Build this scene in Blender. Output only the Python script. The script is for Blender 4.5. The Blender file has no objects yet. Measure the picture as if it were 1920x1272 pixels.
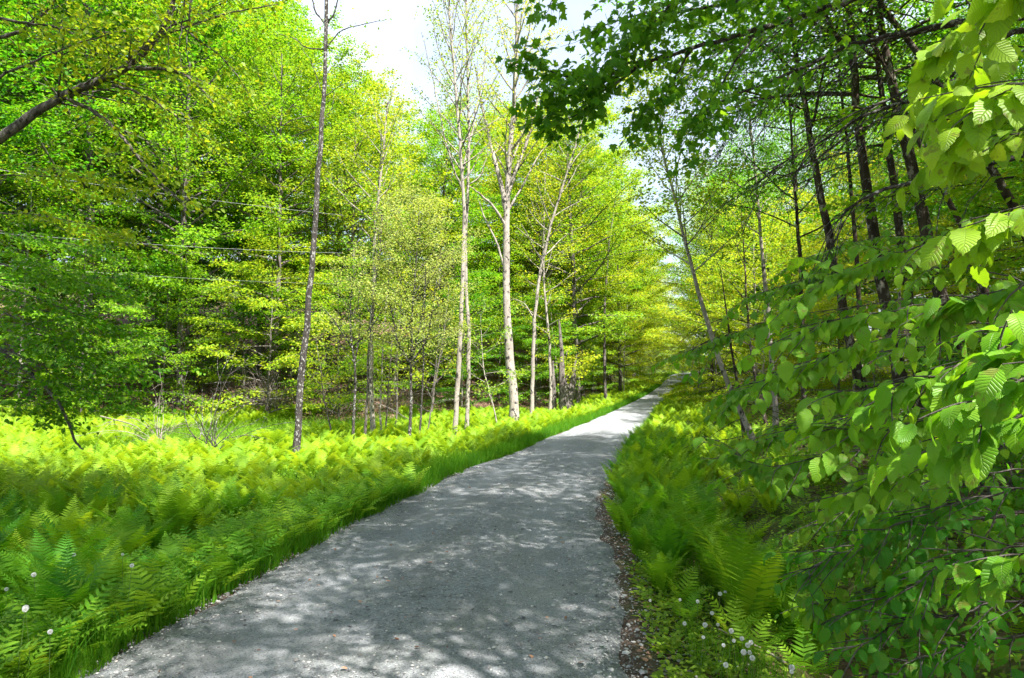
import bpy, math, random
import numpy as np
from mathutils import Vector
S = bpy.context.scene
C = S.collection
rad = math.radians

# ------------------------------------------------------------------ camera, light, exposure
PITCH, F, CAMZ = 3.49, 1280.0, 1.75
cam_d = bpy.data.cameras.new('camera'); cam = bpy.data.objects.new('camera', cam_d); C.objects.link(cam)
cam.location = (0, 0, CAMZ); cam.rotation_euler = (rad(90 + PITCH), 0, 0)
cam_d.sensor_width = 36; cam_d.lens = 24; cam_d.clip_start = 0.05; cam_d.clip_end = 2000
S.camera = cam
SUN_TO = Vector((0.40, -0.46, 1.0)).normalized()
elev = math.asin(SUN_TO.z); azim = math.atan2(SUN_TO.x, SUN_TO.y)
w = bpy.data.worlds.new('World'); S.world = w; w.use_nodes = True
nt = w.node_tree; sky = nt.nodes.new('ShaderNodeTexSky'); sky.sky_type = 'NISHITA'; sky.sun_disc = False
sky.sun_elevation = elev; sky.sun_rotation = azim; sky.air_density = 1.0; sky.dust_density = 2.5; sky.ozone_density = 1.0
# thin bright cloud veil over the blue
_t = nt.nodes.new('ShaderNodeTexCoord'); _n = nt.nodes.new('ShaderNodeTexNoise'); _n.inputs['Scale'].default_value = 2.2; _n.inputs['Detail'].default_value = 5
nt.links.new(_t.outputs['Generated'], _n.inputs['Vector']); _r = nt.nodes.new('ShaderNodeMapRange'); _r.inputs[1].default_value = .36; _r.inputs[2].default_value = .62; _r.inputs[3].default_value = .25; _r.inputs[4].default_value = .85; nt.links.new(_n.outputs[0], _r.inputs[0])
_m = nt.nodes.new('ShaderNodeMix'); _m.data_type = 'RGBA'; nt.links.new(_r.outputs[0], _m.inputs[0]); nt.links.new(sky.outputs[0], _m.inputs[6]); _m.inputs[7].default_value = (3.6, 3.95, 4.5, 1)
nt.links.new(_m.outputs[2], nt.nodes['Background'].inputs[0]); nt.nodes['Background'].inputs[1].default_value = 0.09
sd = bpy.data.lights.new('sun', 'SUN'); sun = bpy.data.objects.new('sun', sd); C.objects.link(sun)
sd.energy = 5.0; sd.angle = rad(0.55); sd.color = (1.0, 0.95, 0.86)
sun.rotation_euler = SUN_TO.to_track_quat('Z', 'Y').to_euler(); sun.location = SUN_TO * 60
S.view_settings.view_transform = 'Standard'; S.view_settings.look = 'None'
S.view_settings.exposure = 2.0; S.view_settings.gamma = 1
cy = S.cycles
cy.max_bounces = 7; cy.diffuse_bounces = 4; cy.glossy_bounces = 2; cy.transmission_bounces = 4; cy.transparent_max_bounces = 4
cy.use_denoising = True; cy.denoiser = 'OPENIMAGEDENOISE'; cy.denoising_input_passes = 'RGB_ALBEDO_NORMAL'; cy.denoising_prefilter = 'ACCURATE'; cy.caustics_reflective = False; cy.caustics_refractive = False
cy.use_adaptive_sampling = True; cy.adaptive_threshold = 0.02; cy.sample_clamp_indirect = 6

# ------------------------------------------------------------------ helpers
def rng(s): return np.random.default_rng(s)
def norm(v):
    v = np.asarray(v, float); return v / np.maximum(np.linalg.norm(v, axis=-1, keepdims=True), 1e-9)
UP = np.array((0, 0, 1.0))
cp, sp = math.cos(rad(PITCH)), math.sin(rad(PITCH))
def ray(px, py):
    x, y = (px - 960) / F, -(py - 636) / F
    return np.array((x, cp - y * sp, sp + y * cp))
def W(px, py, Y):                       # the place at distance Y that the survey of the photo gives
    d = ray(px, py); return np.array((0, 0, CAMZ)) + d * (Y / d[1])

ZR = ([-60, 12, 24, 40, 60, 85, 97, 112, 300], [0, 0, .05, .5, 1.2, 2.15, 2.95, 2.6, 2.5])
def zroad(Y):
    Y = np.asarray(Y, float)
    return sum(np.interp(Y + o, *ZR) for o in (-4, -2, 0, 2, 4)) / 5
def solve_row(px, py):                  # where a road-edge point lies on the road's long profile
    d = ray(px, py); Y = np.linspace(2, 140, 4000); z = CAMZ + d[2] * Y / d[1]
    k = np.argmax(z < zroad(Y)); 
    if k == 0: k = 3999
    return d[0] * Y[k] / d[1], Y[k]
Lp = [(150,1272),(200,1232),(333,1161),(447,1108),(510,1065),(580,1028),(640,995),(735,950),(860,885),(973,847),(1037,817),(1080,801),(1160,767),(1213,741),(1240,722)]
Rp = [(1195,1272),(1170,1100),(1135,1000),(1122,930),(1150,880),(1190,820),(1228,770),(1258,738),(1280,718)]
LX = [solve_row(*p) for p in Lp]; RX = [solve_row(*p) for p in Rp]
LY = ([-60, 2.5] + [q[1] for q in LX] + [88, 100, 112, 130], [-2.9, -2.8] + [q[0] for q in LX] + [20.0, 26, 36, 54])
RY = ([-60, 2.5] + [q[1] for q in RX] + [88, 100, 112, 130], [.5, .62] + [q[0] for q in RX] + [23.4, 30.2, 42, 62])
def xl(Y): return sum(np.interp(np.asarray(Y, float) + o, *LY) for o in (-.6, 0, .6)) / 3
def xr(Y): return sum(np.interp(np.asarray(Y, float) + o, *RY) for o in (-.6, 0, .6)) / 3
def sst(x): x = np.clip(x, 0, 1); return x * x * (3 - 2 * x)
def wob(X, Y): return (np.sin(X * 1.3 + Y * .7) + np.sin(Y * 1.9 - X * .6 + 1) + np.sin(X * 3.1 + 2) * .5 + np.sin(Y * 3.7 + X * 2.2) * .4) / 3
FE = ([-90, -40, -15, -5, 0, 4, 10, 30], [22, 25, 27, 30, 33, 42, 62, 130])   # front edge of the wood on the left
def terr(X, Y):
    X = np.asarray(X, float); Y = np.asarray(Y, float)
    z = zroad(Y); a, b = xl(Y), xr(Y); dl = a - X; dr = X - b
    out = z.copy() if z.ndim else np.array(z)
    inside = (dl < 0) & (dr < 0)
    left = -.22 * sst(dl / 2.2) + .06 * wob(X, Y) * sst(dl / 1.5) + .19 * np.maximum(0, Y - np.interp(X, *FE)) * sst((dl - 2) / 8)
    near = sst((26 - Y) / 8)
    right = -.55 * near * np.exp(-((dr - 1.75) / .62) ** 2) - .06 * sst(dr / .8) + .05 * wob(X, Y) * sst(dr) + .23 * np.maximum(0, dr - 2.6)
    out = out + np.where(dl > 0, left, np.where(dr > 0, right, 0))
    return np.where(inside, z, out)
def gz(x, y): return float(terr(x, y))
def G(px, py):                          # ground point
    d = ray(px, py); Y = np.linspace(2, 130, 6000); X = d[0] * Y / d[1]; z = CAMZ + d[2] * Y / d[1]
    k = int(np.argmax(z < terr(X, Y))); k = k or 5999
    return np.array((X[k], Y[k], gz(X[k], Y[k])))

def mesh_np(name, V, faces, mat, rnd=None, uv=None, smooth=False):
    """faces: list of (k,n) int arrays grouped by vertex count"""
    me = bpy.data.meshes.new(name)
    V = np.asarray(V, np.float32); me.vertices.add(len(V)); me.vertices.foreach_set('co', V.ravel())
    flat = np.concatenate([f.ravel() for f in faces]).astype(np.int32)
    tot = np.concatenate([np.full(len(f), f.shape[1]) for f in faces]).astype(np.int32)
    st = np.concatenate([[0], np.cumsum(tot)[:-1]]).astype(np.int32)
    me.loops.add(len(flat)); me.loops.foreach_set('vertex_index', flat)
    me.polygons.add(len(tot)); me.polygons.foreach_set('loop_start', st)
    if smooth: me.polygons.foreach_set('use_smooth', np.ones(len(tot), bool))
    if rnd is not None:
        a = me.attributes.new('tint', 'FLOAT', 'FACE'); a.data.foreach_set('value', np.asarray(rnd, np.float32))
    if uv is not None:
        l = me.uv_layers.new(name='UVMap'); l.data.foreach_set('uv', np.asarray(uv, np.float32)[flat].ravel())
    me.update(calc_edges=True)
    me.materials.append(mat); return me
def link(name, me, parent=None, loc=None):
    o = bpy.data.objects.new(name, me); C.objects.link(o)
    if parent: o.parent = parent
    if loc is not None: o.location = loc
    return o
def tag(o, label=None, cat=None, group=None, kind=None):
    if label: o['label'] = label
    if cat: o['category'] = cat
    if group: o['group'] = group
    if kind: o['kind'] = kind
    return o
def empty(name, loc, label, cat, group=None, rz=0, s=1):
    o = bpy.data.objects.new(name, None); C.objects.link(o); o.location = loc; o.rotation_euler = (0, 0, rz); o.scale = (s, s, s)
    o.empty_display_size = .1
    return tag(o, label, cat, group)

def tubes_mesh(name, paths, mat, sides=7, thin=4, rough=0.0):
    """paths: (pts n x 3, radii n). One mesh of tapered tubes"""
    Vs, Qs, off = [], [], 0
    for pts, r in paths:
        pts = np.asarray(pts, float); r = np.asarray(r, float); n = len(pts)
        k = sides if r.max() > .03 else thin if r.max() > .008 else 3
        if r.max() > .09: k = max(sides, 12)
        t = norm(np.gradient(pts, axis=0)); ref = np.array((1., .13, .07)) if abs(t[:, 0]).mean() < .8 else np.array((0., 1, .1))
        a = norm(np.cross(t, ref)); b = np.cross(t, a)
        th = np.arange(k) * 2 * math.pi / k
        rr = r[:, None] * np.ones(k)
        if rough and r.max() > .05:
            rr = rr * (1 + rough * np.sin(th * 3 + 1.3)[None] * np.linspace(1, .3, n)[:, None] + rough * .6 * np.sin(th[None] * 2 + np.arange(n)[:, None] * .9))
        ring = pts[:, None] + rr[..., None] * (np.cos(th)[None, :, None] * a[:, None] + np.sin(th)[None, :, None] * b[:, None])
        Vs.append(ring.reshape(-1, 3))
        i = np.arange(n - 1)[:, None] * k; j = np.arange(k)[None]; j2 = (j + 1) % k
        q = np.stack([i + j, i + j2, i + k + j2, i + k + j], -1).reshape(-1, 4) + off
        Qs.append(q); off += n * k
    return mesh_np(name, np.concatenate(Vs), [np.concatenate(Qs)], mat, smooth=True)

# leaf templates: verts (across, along, normal), faces, uv
def T_fold():
    v = np.array([(0,0,0),(-.33,.45,.08),(0,1,-.06),(.33,.45,.08)]); return v, [np.array([(0,2,1),(0,3,2)])]
def T_mid():
    v = np.array([(0,0,0),(-.30,.28,.06),(-.26,.62,.05),(0,1,-.08),(.26,.62,.05),(.30,.28,.06),(0,.45,.0)])
    return v, [np.array([(0,6,2,1),(6,3,2,2),(0,5,4,6),(6,4,3,3)])[[0,2]], np.array([(6,3,2),(6,4,3)])]
def T_maple():
    o = [(0,0),(-.22,-.06),(-.5,.12),(-.34,.28),(-.56,.52),(-.26,.52),(-.2,.72),(0,1.05),(.2,.72),(.26,.52),(.56,.52),(.34,.28),(.5,.12),(.22,-.06)]
    v = np.array([(x, y, -.16 * abs(x) - .12 * y * y) for x, y in o] + [(0, .35, .03)])
    n = len(o); return v, [np.array([(i, (i + 1) % n, n) for i in range(n)])[:, ::-1]]
def T_hi():
    st = np.array([0, .07, .16, .27, .39, .51, .62, .72, .81, .89, .95, 1.0])
    wd = np.array([.012, .14, .235, .295, .315, .305, .275, .225, .165, .10, .048, .0])
    V, uv = [], []
    for i, (s, h) in enumerate(zip(st, wd)):
        zc = -.30 * s * s + .05 * math.sin(s * 3)
        for u in (-1, -.5, 0, .5, 1):
            tooth = .022 * (1 if i % 2 else -1) * (1 if abs(u) == 1 and 0 < i < 11 else 0)
            x = u * h + np.sign(u) * tooth
            V.append((x, s - (.03 if abs(u) == 1 else 0) * (1 - s), zc + .16 * abs(x) - .25 * x * x + .008 * math.sin(i * 2.2) * abs(u)))
            uv.append((u * .5 + .5, s))
    Q = [(i * 5 + j, i * 5 + j + 1, (i + 1) * 5 + j + 1, (i + 1) * 5 + j) for i in range(11) for j in range(4)]
    V = np.array(V); V[:, 2] -= V[0, 2]
    V = np.concatenate([V, [(-.008, -.16, .01), (.008, -.16, .01)]]); uv += [(.5, 0), (.5, 0)]
    Q.append((len(V) - 2, len(V) - 1, 3, 1))
    return V, [np.array(Q)], np.array(uv)
TPL = dict(fold=T_fold(), mid=T_mid(), maple=T_maple(), hi=T_hi())

def leaves_mesh(name, L, tpl, mat, seed=0):
    pos, d, n, s = (np.concatenate([a[i] for a in L]) for i in range(4))
    T = TPL[tpl]; v = T[0]; d = norm(d); side = norm(np.cross(d, n)); n = np.cross(side, d); r = rng(seed)
    N = len(pos); k = len(v)
    curl = 1 + r.normal(0, .35, N)
    wid = 1 + r.normal(0, .10, N)
    V = pos[:, None] + s[:, None, None] * (v[None, :, 0, None] * (side * wid[:, None])[:, None] + v[None, :, 1, None] * d[:, None] + v[None, :, 2, None] * (n * curl[:, None])[:, None])
    off = (np.arange(N) * k)[:, None, None]
    faces = [(f[None] + off).reshape(-1, f.shape[1]) for f in T[1]]
    per = r.random(N)
    rnd = np.concatenate([np.repeat(per, len(f)) for f in T[1]])
    uv = np.tile(T[2], (N, 1)) if len(T) > 2 else None
    return mesh_np(name, V.reshape(-1, 3), faces, mat, rnd=rnd, uv=uv, smooth=(tpl == 'hi'))

class Tree:
    def __init__(s, seed): s.r = rng(seed); s.wood = []; s.L = []; s.trunk = None; s.flat = .35
    def n(s, *a): return s.r.normal(*a)
    def u(s, a=0, b=1, n=None): return s.r.uniform(a, b, n)
    def put(s, pos, d, nrm, size): s.L.append((np.atleast_2d(pos), np.atleast_2d(d), np.atleast_2d(nrm), np.atleast_1d(size)))
    def leaves_on(s, pts, n, size, spread, droop=.3, tilt=.35):
        if n < 1: return
        t = s.u(.05, 1.0, n) * (len(pts) - 1); i = np.minimum(t.astype(int), len(pts) - 2); f = (t - i)[:, None]
        p = pts[i] * (1 - f) + pts[i + 1] * f; ax = norm(pts[i + 1] - pts[i])
        side = norm(np.cross(ax, UP) + 1e-6) * np.where(np.arange(n) % 2, 1, -1)[:, None]
        off = s.n(0, spread, (n, 3)) * (1, 1, s.flat)
        d = norm(ax * .5 + side * .9 + s.n(0, .35, (n, 3)) - UP * droop)
        nr = norm(UP + s.n(0, tilt, (n, 3)))
        s.put(p + off, d, nr, size * s.u(.65, 1.15, n))
    def poly(s, p0, d, length, n=6, bend=0.0, wob=.08, grav=0.0):
        pts = [np.array(p0, float)]; d = norm(d); st = length / (n - 1)
        for i in range(n - 1):
            d = norm(d + UP * (bend / (n - 1)) - UP * grav * (i / (n - 1)) + s.n(0, wob, 3)); pts.append(pts[-1] + d * st)
        return np.array(pts)
    def branch(s, pts, r0, twigs, tl, lpt, size, spread=.10, twig_wood=True, t0=.25, droop=.3, tilt=.35, taper=.2, sag=.12, fork=.8):
        pts = np.asarray(pts, float); n = len(pts)
        s.wood.append((pts, np.linspace(r0, max(r0 * taper, .002), n)))
        for k in range(twigs):
            t = t0 + (1 - t0) * (k + s.u(.1, .9)) / twigs; x = min(t, .999) * (n - 1); i = min(int(x), n - 2); f = x - i
            p = pts[i] * (1 - f) + pts[i + 1] * f; ax = norm(pts[i + 1] - pts[i])
            sd = norm(np.cross(ax, UP) + 1e-6) * (1 if k % 2 else -1)
            d = norm(ax * s.u(.4, 1.0) + sd * fork + s.n(0, .16, 3) * (1, 1, .7))
            ln = tl * (1.15 - .65 * t) * s.u(.6, 1.2)
            tw = s.poly(p, d, ln, 4, bend=-sag, wob=.09)
            if twig_wood: s.wood.append((tw, np.linspace(max(r0 * .28 * (1.1 - t), .0025), .0015, 4)))
            s.leaves_on(tw, int(lpt * s.u(.7, 1.2)), size, spread, droop, tilt)
        s.leaves_on(pts[-2:], max(1, lpt // 2), size, spread, droop, tilt)
    def crown(s, trunk, rt, t0, nl, R, up=.5, prof=None, **kw):
        """limbs all the way round a trunk polyline between t0 and the tip"""
        n = len(trunk); az = s.u(0, 6.28)
        for k in range(nl):
            t = t0 + (1 - t0) * (k + s.u(0, .9)) / nl; x = min(t, .999) * (n - 1); i = min(int(x), n - 2); f = x - i
            p = trunk[i] * (1 - f) + trunk[i + 1] * f; r = rt[i] * (1 - f) + rt[i + 1] * f
            q = (t - t0) / (1 - t0); ln = R * (prof(q) if prof else (.35 + .9 * math.sin(math.pi * min(1, .22 + .74 * q)))) * s.u(.75, 1.15)
            az += 2.4 + s.n(0, .3)
            d = np.array((math.cos(az), math.sin(az), up * (.5 + 1.4 * q * q) + s.n(0, .12)))
            pts = s.poly(p, d, ln, 7, bend=kw.get('bend', -.15) + .0, wob=.09)
            a = dict(kw); a.pop('bend', 0); tw = a.pop('twigs'); tl = a.pop('tl')
            s.branch(pts, max(.006, min(r * .55, .02 * ln)), max(3, int(tw * ln / R)), tl * (.5 + .5 * ln / R), **a)
    def build(s, root, bark, leafmat, tpl='fold', trunk=None, names=('trunk', 'crown'), rough=.06, hi=7):
        paths = ([trunk] if trunk is not None else []) + s.wood
        a = tubes_mesh(names[0], paths, bark, sides=hi, rough=rough) if paths else None
        b = leaves_mesh(names[1], s.L, tpl, leafmat) if s.L else None
        if root is not None:
            if a: link(names[0], a, root)
            if b: link(names[1], b, root)
        return a, b

# ------------------------------------------------------------------ materials
def nmat(name):
    m = bpy.data.materials.new(name); m.use_nodes = True; nt = m.node_tree
    return m, nt, nt.nodes['Principled BSDF'], nt.nodes['Material Output']
def ramp(nt, stops, inp=None):
    r = nt.nodes.new('ShaderNodeValToRGB'); e = r.color_ramp.elements
    while len(e) < len(stops): e.new(.5)
    for k, (p, c) in enumerate(stops): e[k].position = p; e[k].color = (*c, 1) if len(c) == 3 else c
    if inp is not None: nt.links.new(inp, r.inputs[0])
    return r
def noise(nt, scale, detail=4, vec=None, rough=.6, dist=0):
    n = nt.nodes.new('ShaderNodeTexNoise'); n.inputs['Scale'].default_value = scale; n.inputs['Detail'].default_value = detail
    n.inputs['Roughness'].default_value = rough; n.inputs['Distortion'].default_value = dist
    if vec is not None: nt.links.new(vec, n.inputs['Vector'])
    return n
def tc(nt, out='Object', scale=None):
    t = nt.nodes.new('ShaderNodeTexCoord').outputs[out]
    if scale is None: return t
    m = nt.nodes.new('ShaderNodeMapping'); m.inputs['Scale'].default_value = scale; nt.links.new(t, m.inputs[0]); return m.outputs[0]
def mixc(nt, a, b, f, mode='MIX'):
    m = nt.nodes.new('ShaderNodeMix'); m.data_type = 'RGBA'; m.blend_type = mode
    for s, v in ((6, a), (7, b), (0, f)):
        if hasattr(v, 'is_output'): nt.links.new(v, m.inputs[s])
        elif isinstance(v, (int, float)): m.inputs[s].default_value = v
        else: m.inputs[s].default_value = (*v, 1)
    return m.outputs[2]
def bump(nt, bs, h, st, dist=.02):
    b = nt.nodes.new('ShaderNodeBump'); b.inputs['Strength'].default_value = st; b.inputs['Distance'].default_value = dist
    nt.links.new(h, b.inputs['Height']); nt.links.new(b.outputs[0], bs.inputs['Normal']); return b

def leaf_mat(name, c0, c1, trans=(.3, .5, .02), tf=.42, rough=.5, spec=.22, veins=False, objvar=.15):
    m, nt, bs, out = nmat(name)
    at = nt.nodes.new('ShaderNodeAttribute'); at.attribute_name = 'tint'
    col = ramp(nt, [(0, c0), (.8, c1), (1, tuple(min(1, x * y) for x, y in zip(c1, (1.3, 1.1, 1.0))))], at.outputs['Fac']).outputs[0]
    oi = nt.nodes.new('ShaderNodeObjectInfo')
    hs = nt.nodes.new('ShaderNodeHueSaturation')
    mr = nt.nodes.new('ShaderNodeMapRange'); mr.inputs['To Min'].default_value = .5 - .025; mr.inputs['To Max'].default_value = .5 + .02
    nt.links.new(oi.outputs['Random'], mr.inputs[0]); nt.links.new(mr.outputs[0], hs.inputs['Hue'])
    mv = nt.nodes.new('ShaderNodeMapRange'); mv.inputs['To Min'].default_value = 1 + objvar; mv.inputs['To Max'].default_value = 1 - objvar
    nt.links.new(oi.outputs['Random'], mv.inputs[0]); nt.links.new(mv.outputs[0], hs.inputs['Value'])
    nt.links.new(col, hs.inputs['Color']); base = hs.outputs[0]
    tr = nt.nodes.new('ShaderNodeBsdfTranslucent')
    k = tuple(t / max(c, 1e-3) for t, c in zip(trans, [(a + b) / 2 for a, b in zip(c0, c1)]))
    vm = nt.nodes.new('ShaderNodeVectorMath'); vm.operation = 'MULTIPLY'; vm.inputs[1].default_value = k
    nt.links.new(base, vm.inputs[0])
    mn = nt.nodes.new('ShaderNodeVectorMath'); mn.operation = 'MINIMUM'; mn.inputs[1].default_value = (.9, .9, .9); nt.links.new(vm.outputs[0], mn.inputs[0])
    tcol = mn.outputs[0]
    if veins:
        uv = nt.nodes.new('ShaderNodeUVMap'); sx = nt.nodes.new('ShaderNodeSeparateXYZ'); nt.links.new(uv.outputs[0], sx.inputs[0])
        def mth(op, a, b=None):
            q = nt.nodes.new('ShaderNodeMath'); q.operation = op
            for i, v in enumerate((a, b)):
                if v is None: continue
                if hasattr(v, 'is_output'): nt.links.new(v, q.inputs[i])
                else: q.inputs[i].default_value = v
            return q.outputs[0]
        au = mth('ABSOLUTE', mth('SUBTRACT', sx.outputs[0], .5))
        ph = mth('MULTIPLY', mth('SUBTRACT', sx.outputs[1], mth('MULTIPLY', au, .38)), 75)
        wv = mth('POWER', mth('ADD', mth('MULTIPLY', mth('COSINE', ph), .5), .5), 5)
        mid = mth('SUBTRACT', 1, mth('MINIMUM', mth('MULTIPLY', au, 28), 1))
        vn = mth('MAXIMUM', wv, mid)
        tcol = mixc(nt, tcol, (.28, .42, .03), mth('MULTIPLY', vn, .38))
        base = mixc(nt, base, (.24, .36, .08), mth('MULTIPLY', vn, .28))
        bump(nt, bs, mth('SUBTRACT', 1, vn), .7, .002)
        for sc_, lo_, hi_, cc in ((26, .60, .66, (.16, .12, .03)), (7, .56, .74, (.20, .30, .02))):
            q_ = noise(nt, sc_, 3, tc(nt)); m_ = ramp(nt, [(lo_, (0, 0, 0)), (hi_, (.6, .6, .6))], q_.outputs[0]).outputs[0]
            base = mixc(nt, base, cc, m_); tcol = mixc(nt, tcol, tuple(1.4 * v for v in cc), m_)
    nt.links.new(tcol, tr.inputs[0])
    nt.links.new(base, bs.inputs['Base Color']); bs.inputs['Roughness'].default_value = rough; bs.inputs['Specular IOR Level'].default_value = spec
    mx = nt.nodes.new('ShaderNodeMixShader'); mx.inputs[0].default_value = tf
    nt.links.new(bs.outputs[0], mx.inputs[1]); nt.links.new(tr.outputs[0], mx.inputs[2]); nt.links.new(mx.outputs[0], out.inputs[0])
    return m

M = {}
M['leaf_y'] = leaf_mat('yellow_green_leaf', (.12, .25, .010), (.26, .36, .018), trans=(.38, .52, .014))
M['leaf_g'] = leaf_mat('green_leaf', (.055, .17, .008), (.15, .28, .014), trans=(.20, .47, .010))
M['leaf_d'] = leaf_mat('deep_green_leaf', (.05, .16, .010), (.10, .23, .014), trans=(.22, .47, .012))
M['leaf_o'] = leaf_mat('olive_willow_leaf', (.16, .24, .05), (.25, .33, .08), trans=(.35, .45, .08))
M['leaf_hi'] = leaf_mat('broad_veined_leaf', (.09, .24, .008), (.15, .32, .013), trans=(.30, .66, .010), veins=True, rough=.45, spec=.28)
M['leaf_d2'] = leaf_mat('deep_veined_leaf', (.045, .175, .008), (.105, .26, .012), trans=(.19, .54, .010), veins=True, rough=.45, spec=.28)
M['fern_lit'] = leaf_mat('sunlit_tint_fern', (.075, .22, .009), (.165, .32, .014), trans=(.27, .51, .014), tf=.42, rough=.6)  # yellower copy of the fern green, with sunlight painted into its colour
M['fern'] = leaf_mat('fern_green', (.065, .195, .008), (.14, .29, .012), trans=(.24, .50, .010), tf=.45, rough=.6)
M['fern_s'] = leaf_mat('sensitive_fern_green', (.09, .26, .014), (.17, .35, .022), trans=(.26, .53, .02), tf=.4, spec=.15)
M['grass'] = leaf_mat('grass_blade', (.06, .18, .008), (.13, .27, .016), trans=(.20, .44, .012), tf=.45, spec=.12)
M['forb'] = leaf_mat('low_leaf', (.07, .20, .015), (.15, .29, .03), trans=(.24, .45, .02), tf=.4, spec=.15)
M['dry'] = leaf_mat('dead_leaf', (.16, .08, .045), (.38, .24, .16), trans=(.2, .1, .05), tf=.1, rough=.7)

def bark(name, dark, mid, light, sc=6, stretch=.25, cut=(.35, .55, .75), spots=None, bst=.6):
    m, nt, bs, _ = nmat(name)
    v = tc(nt, 'Object', (1, 1, stretch)); n1 = noise(nt, sc, 8, v, .7, .4)
    r = ramp(nt, [(cut[0], dark), (cut[1], mid), (cut[2], light)], n1.outputs[0]).outputs[0]
    n3 = noise(nt, 1.3, 3, tc(nt)); r = mixc(nt, r, tuple(x * .55 for x in mid), ramp(nt, [(.45, (0, 0, 0)), (.75, (.6, .6, .6))], n3.outputs[0]).outputs[0])
    if spots:
        n2 = noise(nt, spots[1], 3, tc(nt, 'Object', (1, 1, .7))); rr = ramp(nt, [(.56, (0, 0, 0)), (.62, (1, 1, 1))], n2.outputs[0])
        r = mixc(nt, r, spots[0], rr.outputs[0])
    nt.links.new(r, bs.inputs['Base Color']); bs.inputs['Roughness'].default_value = .9; bs.inputs['Specular IOR Level'].default_value = .15
    n4 = noise(nt, sc * 5, 6, tc(nt, 'Object', (1, 1, .18)), .7); bump(nt, bs, n4.outputs[0], bst, .03)
    return m
M['bark_pale'] = bark('pale_birch_bark', (.10, .085, .08), (.27, .24, .215), (.40, .365, .33), 9, .5, (.30, .42, .7), ((.045, .04, .04), 7))
M['bark_dark'] = bark('dark_cherry_bark', (.025, .022, .021), (.075, .066, .062), (.15, .14, .135), 14, .3, spots=((.34, .34, .33), 22), bst=1)
M['bark_grey'] = bark('grey_maple_bark', (.06, .05, .045), (.17, .15, .14), (.30, .27, .25), 11, .25, spots=((.05, .045, .04), 12), bst=.9)
M['bark_brown'] = bark('dark_brown_bark', (.018, .014, .012), (.065, .048, .038), (.14, .11, .09), 9, .2, spots=((.22, .20, .17), 9), bst=1)  # dark brown bark with pale lichen spots
M['deadwood'] = bark('bleached_deadwood', (.12, .10, .09), (.26, .22, .20), (.42, .38, .35), 14, .3)

# ------------------------------------------------------------------ ground
def sim_n(X, Y, s, seed=0):
    r = rng(seed); o = 0
    for k in range(7):
        a, b, c = r.normal(0, 1, 3); o = o + np.sin((X * a + Y * b) * s + c * 9)
    return o / 3.7
gx = np.concatenate([np.linspace(-160, -22, 40)[:-1], np.linspace(-22, -6, 50)[:-1], np.linspace(-6, 9, 170)[:-1], np.linspace(9, 30, 60)[:-1], np.linspace(30, 160, 36)])
gy = np.concatenate([np.linspace(-60, 1, 20)[:-1], np.linspace(1, 16, 150)[:-1], np.linspace(16, 45, 130)[:-1], np.linspace(45, 130, 120)[:-1], np.linspace(130, 260, 20)])
X, Y = np.meshgrid(gx, gy); Z = terr(X, Y)
dl, dr = xl(Y) - X, X - xr(Y); ins = np.minimum(-dl, -dr)
Z = Z - .07 * sst((ins - .02) / .18)
Z = Z + .015 * sim_n(X, Y, 3.1, 3) * (ins < 0)
nx, ny = len(gx), len(gy); i = np.arange(ny - 1)[:, None] * nx + np.arange(nx - 1)[None]
Q = np.stack([i, i + 1, i + nx + 1, i + nx], -1).reshape(-1, 4)
m, nt, bs, _ = nmat('forest_ground')
a = nt.nodes.new('ShaderNodeVertexColor'); a.layer_name = 'zone'; sx = nt.nodes.new('ShaderNodeSeparateColor'); nt.links.new(a.outputs[0], sx.inputs[0])
nA = noise(nt, 38, 6, tc(nt)); nB = noise(nt, 3, 5, tc(nt)); vo = nt.nodes.new('ShaderNodeTexVoronoi'); vo.inputs['Scale'].default_value = 22; nt.links.new(tc(nt), vo.inputs['Vector'])
lit = mixc(nt, ramp(nt, [(.3, (.03, .02, .015)), (.5, (.10, .062, .045)), (.7, (.22, .15, .11))], nA.outputs[0]).outputs[0], ramp(nt, [(.0, (.07, .04, .03)), (1, (.34, .22, .16))], vo.outputs['Color']).outputs[0], .5)
dirt = ramp(nt, [(.3, (.05, .035, .028)), (.55, (.12, .085, .07)), (.75, (.24, .19, .17))], nA.outputs[0]).outputs[0]
grn = ramp(nt, [(.3, (.03, .05, .01)), (.6, (.08, .13, .02)), (.8, (.13, .17, .03))], nB.outputs[0]).outputs[0]
c = mixc(nt, grn, lit, sx.outputs[0]); c = mixc(nt, c, dirt, sx.outputs[1])
nt.links.new(c, bs.inputs['Base Color']); bs.inputs['Roughness'].default_value = .95; bs.inputs['Specular IOR Level'].default_value = .1; bump(nt, bs, nA.outputs[0], .8, .03)
M['ground'] = m
me = mesh_np('ground', np.stack([X, Y, Z], -1).reshape(-1, 3), [Q], m, smooth=True)
wood_l = sst((Y - np.interp(X, *FE) + 1) / 2) * (1 - sst((Y - 60) / 20)) * (dl > 0) * sst((dl - 3) / 3)
wood_r = sst((dr - 2.6 + sim_n(X, Y, .9, 5) * .5) / 1.2) * (dr > 0)
ditch = np.exp(-((dr - 1.7) / .6) ** 2) * (Y < 16)
lt = np.clip(wood_l + wood_r * .9 + ditch, 0, 1); dt = np.clip(sst((.36 - dr + .12 * sim_n(X, Y, 4, 9)) / .4) * (dr > -1) * (Y < 14) + sst((.18 - dl) / .12) * (dl > -1), 0, 1)
col = np.stack([lt, dt, np.zeros_like(lt), np.ones_like(lt)], -1).reshape(-1, 4).astype(np.float32)
ca = me.color_attributes.new('zone', 'FLOAT_COLOR', 'POINT'); ca.data.foreach_set('color', col.ravel())
tag(link('ground', me), 'leaf-littered forest ground around the gravel road', kind='structure')

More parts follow.
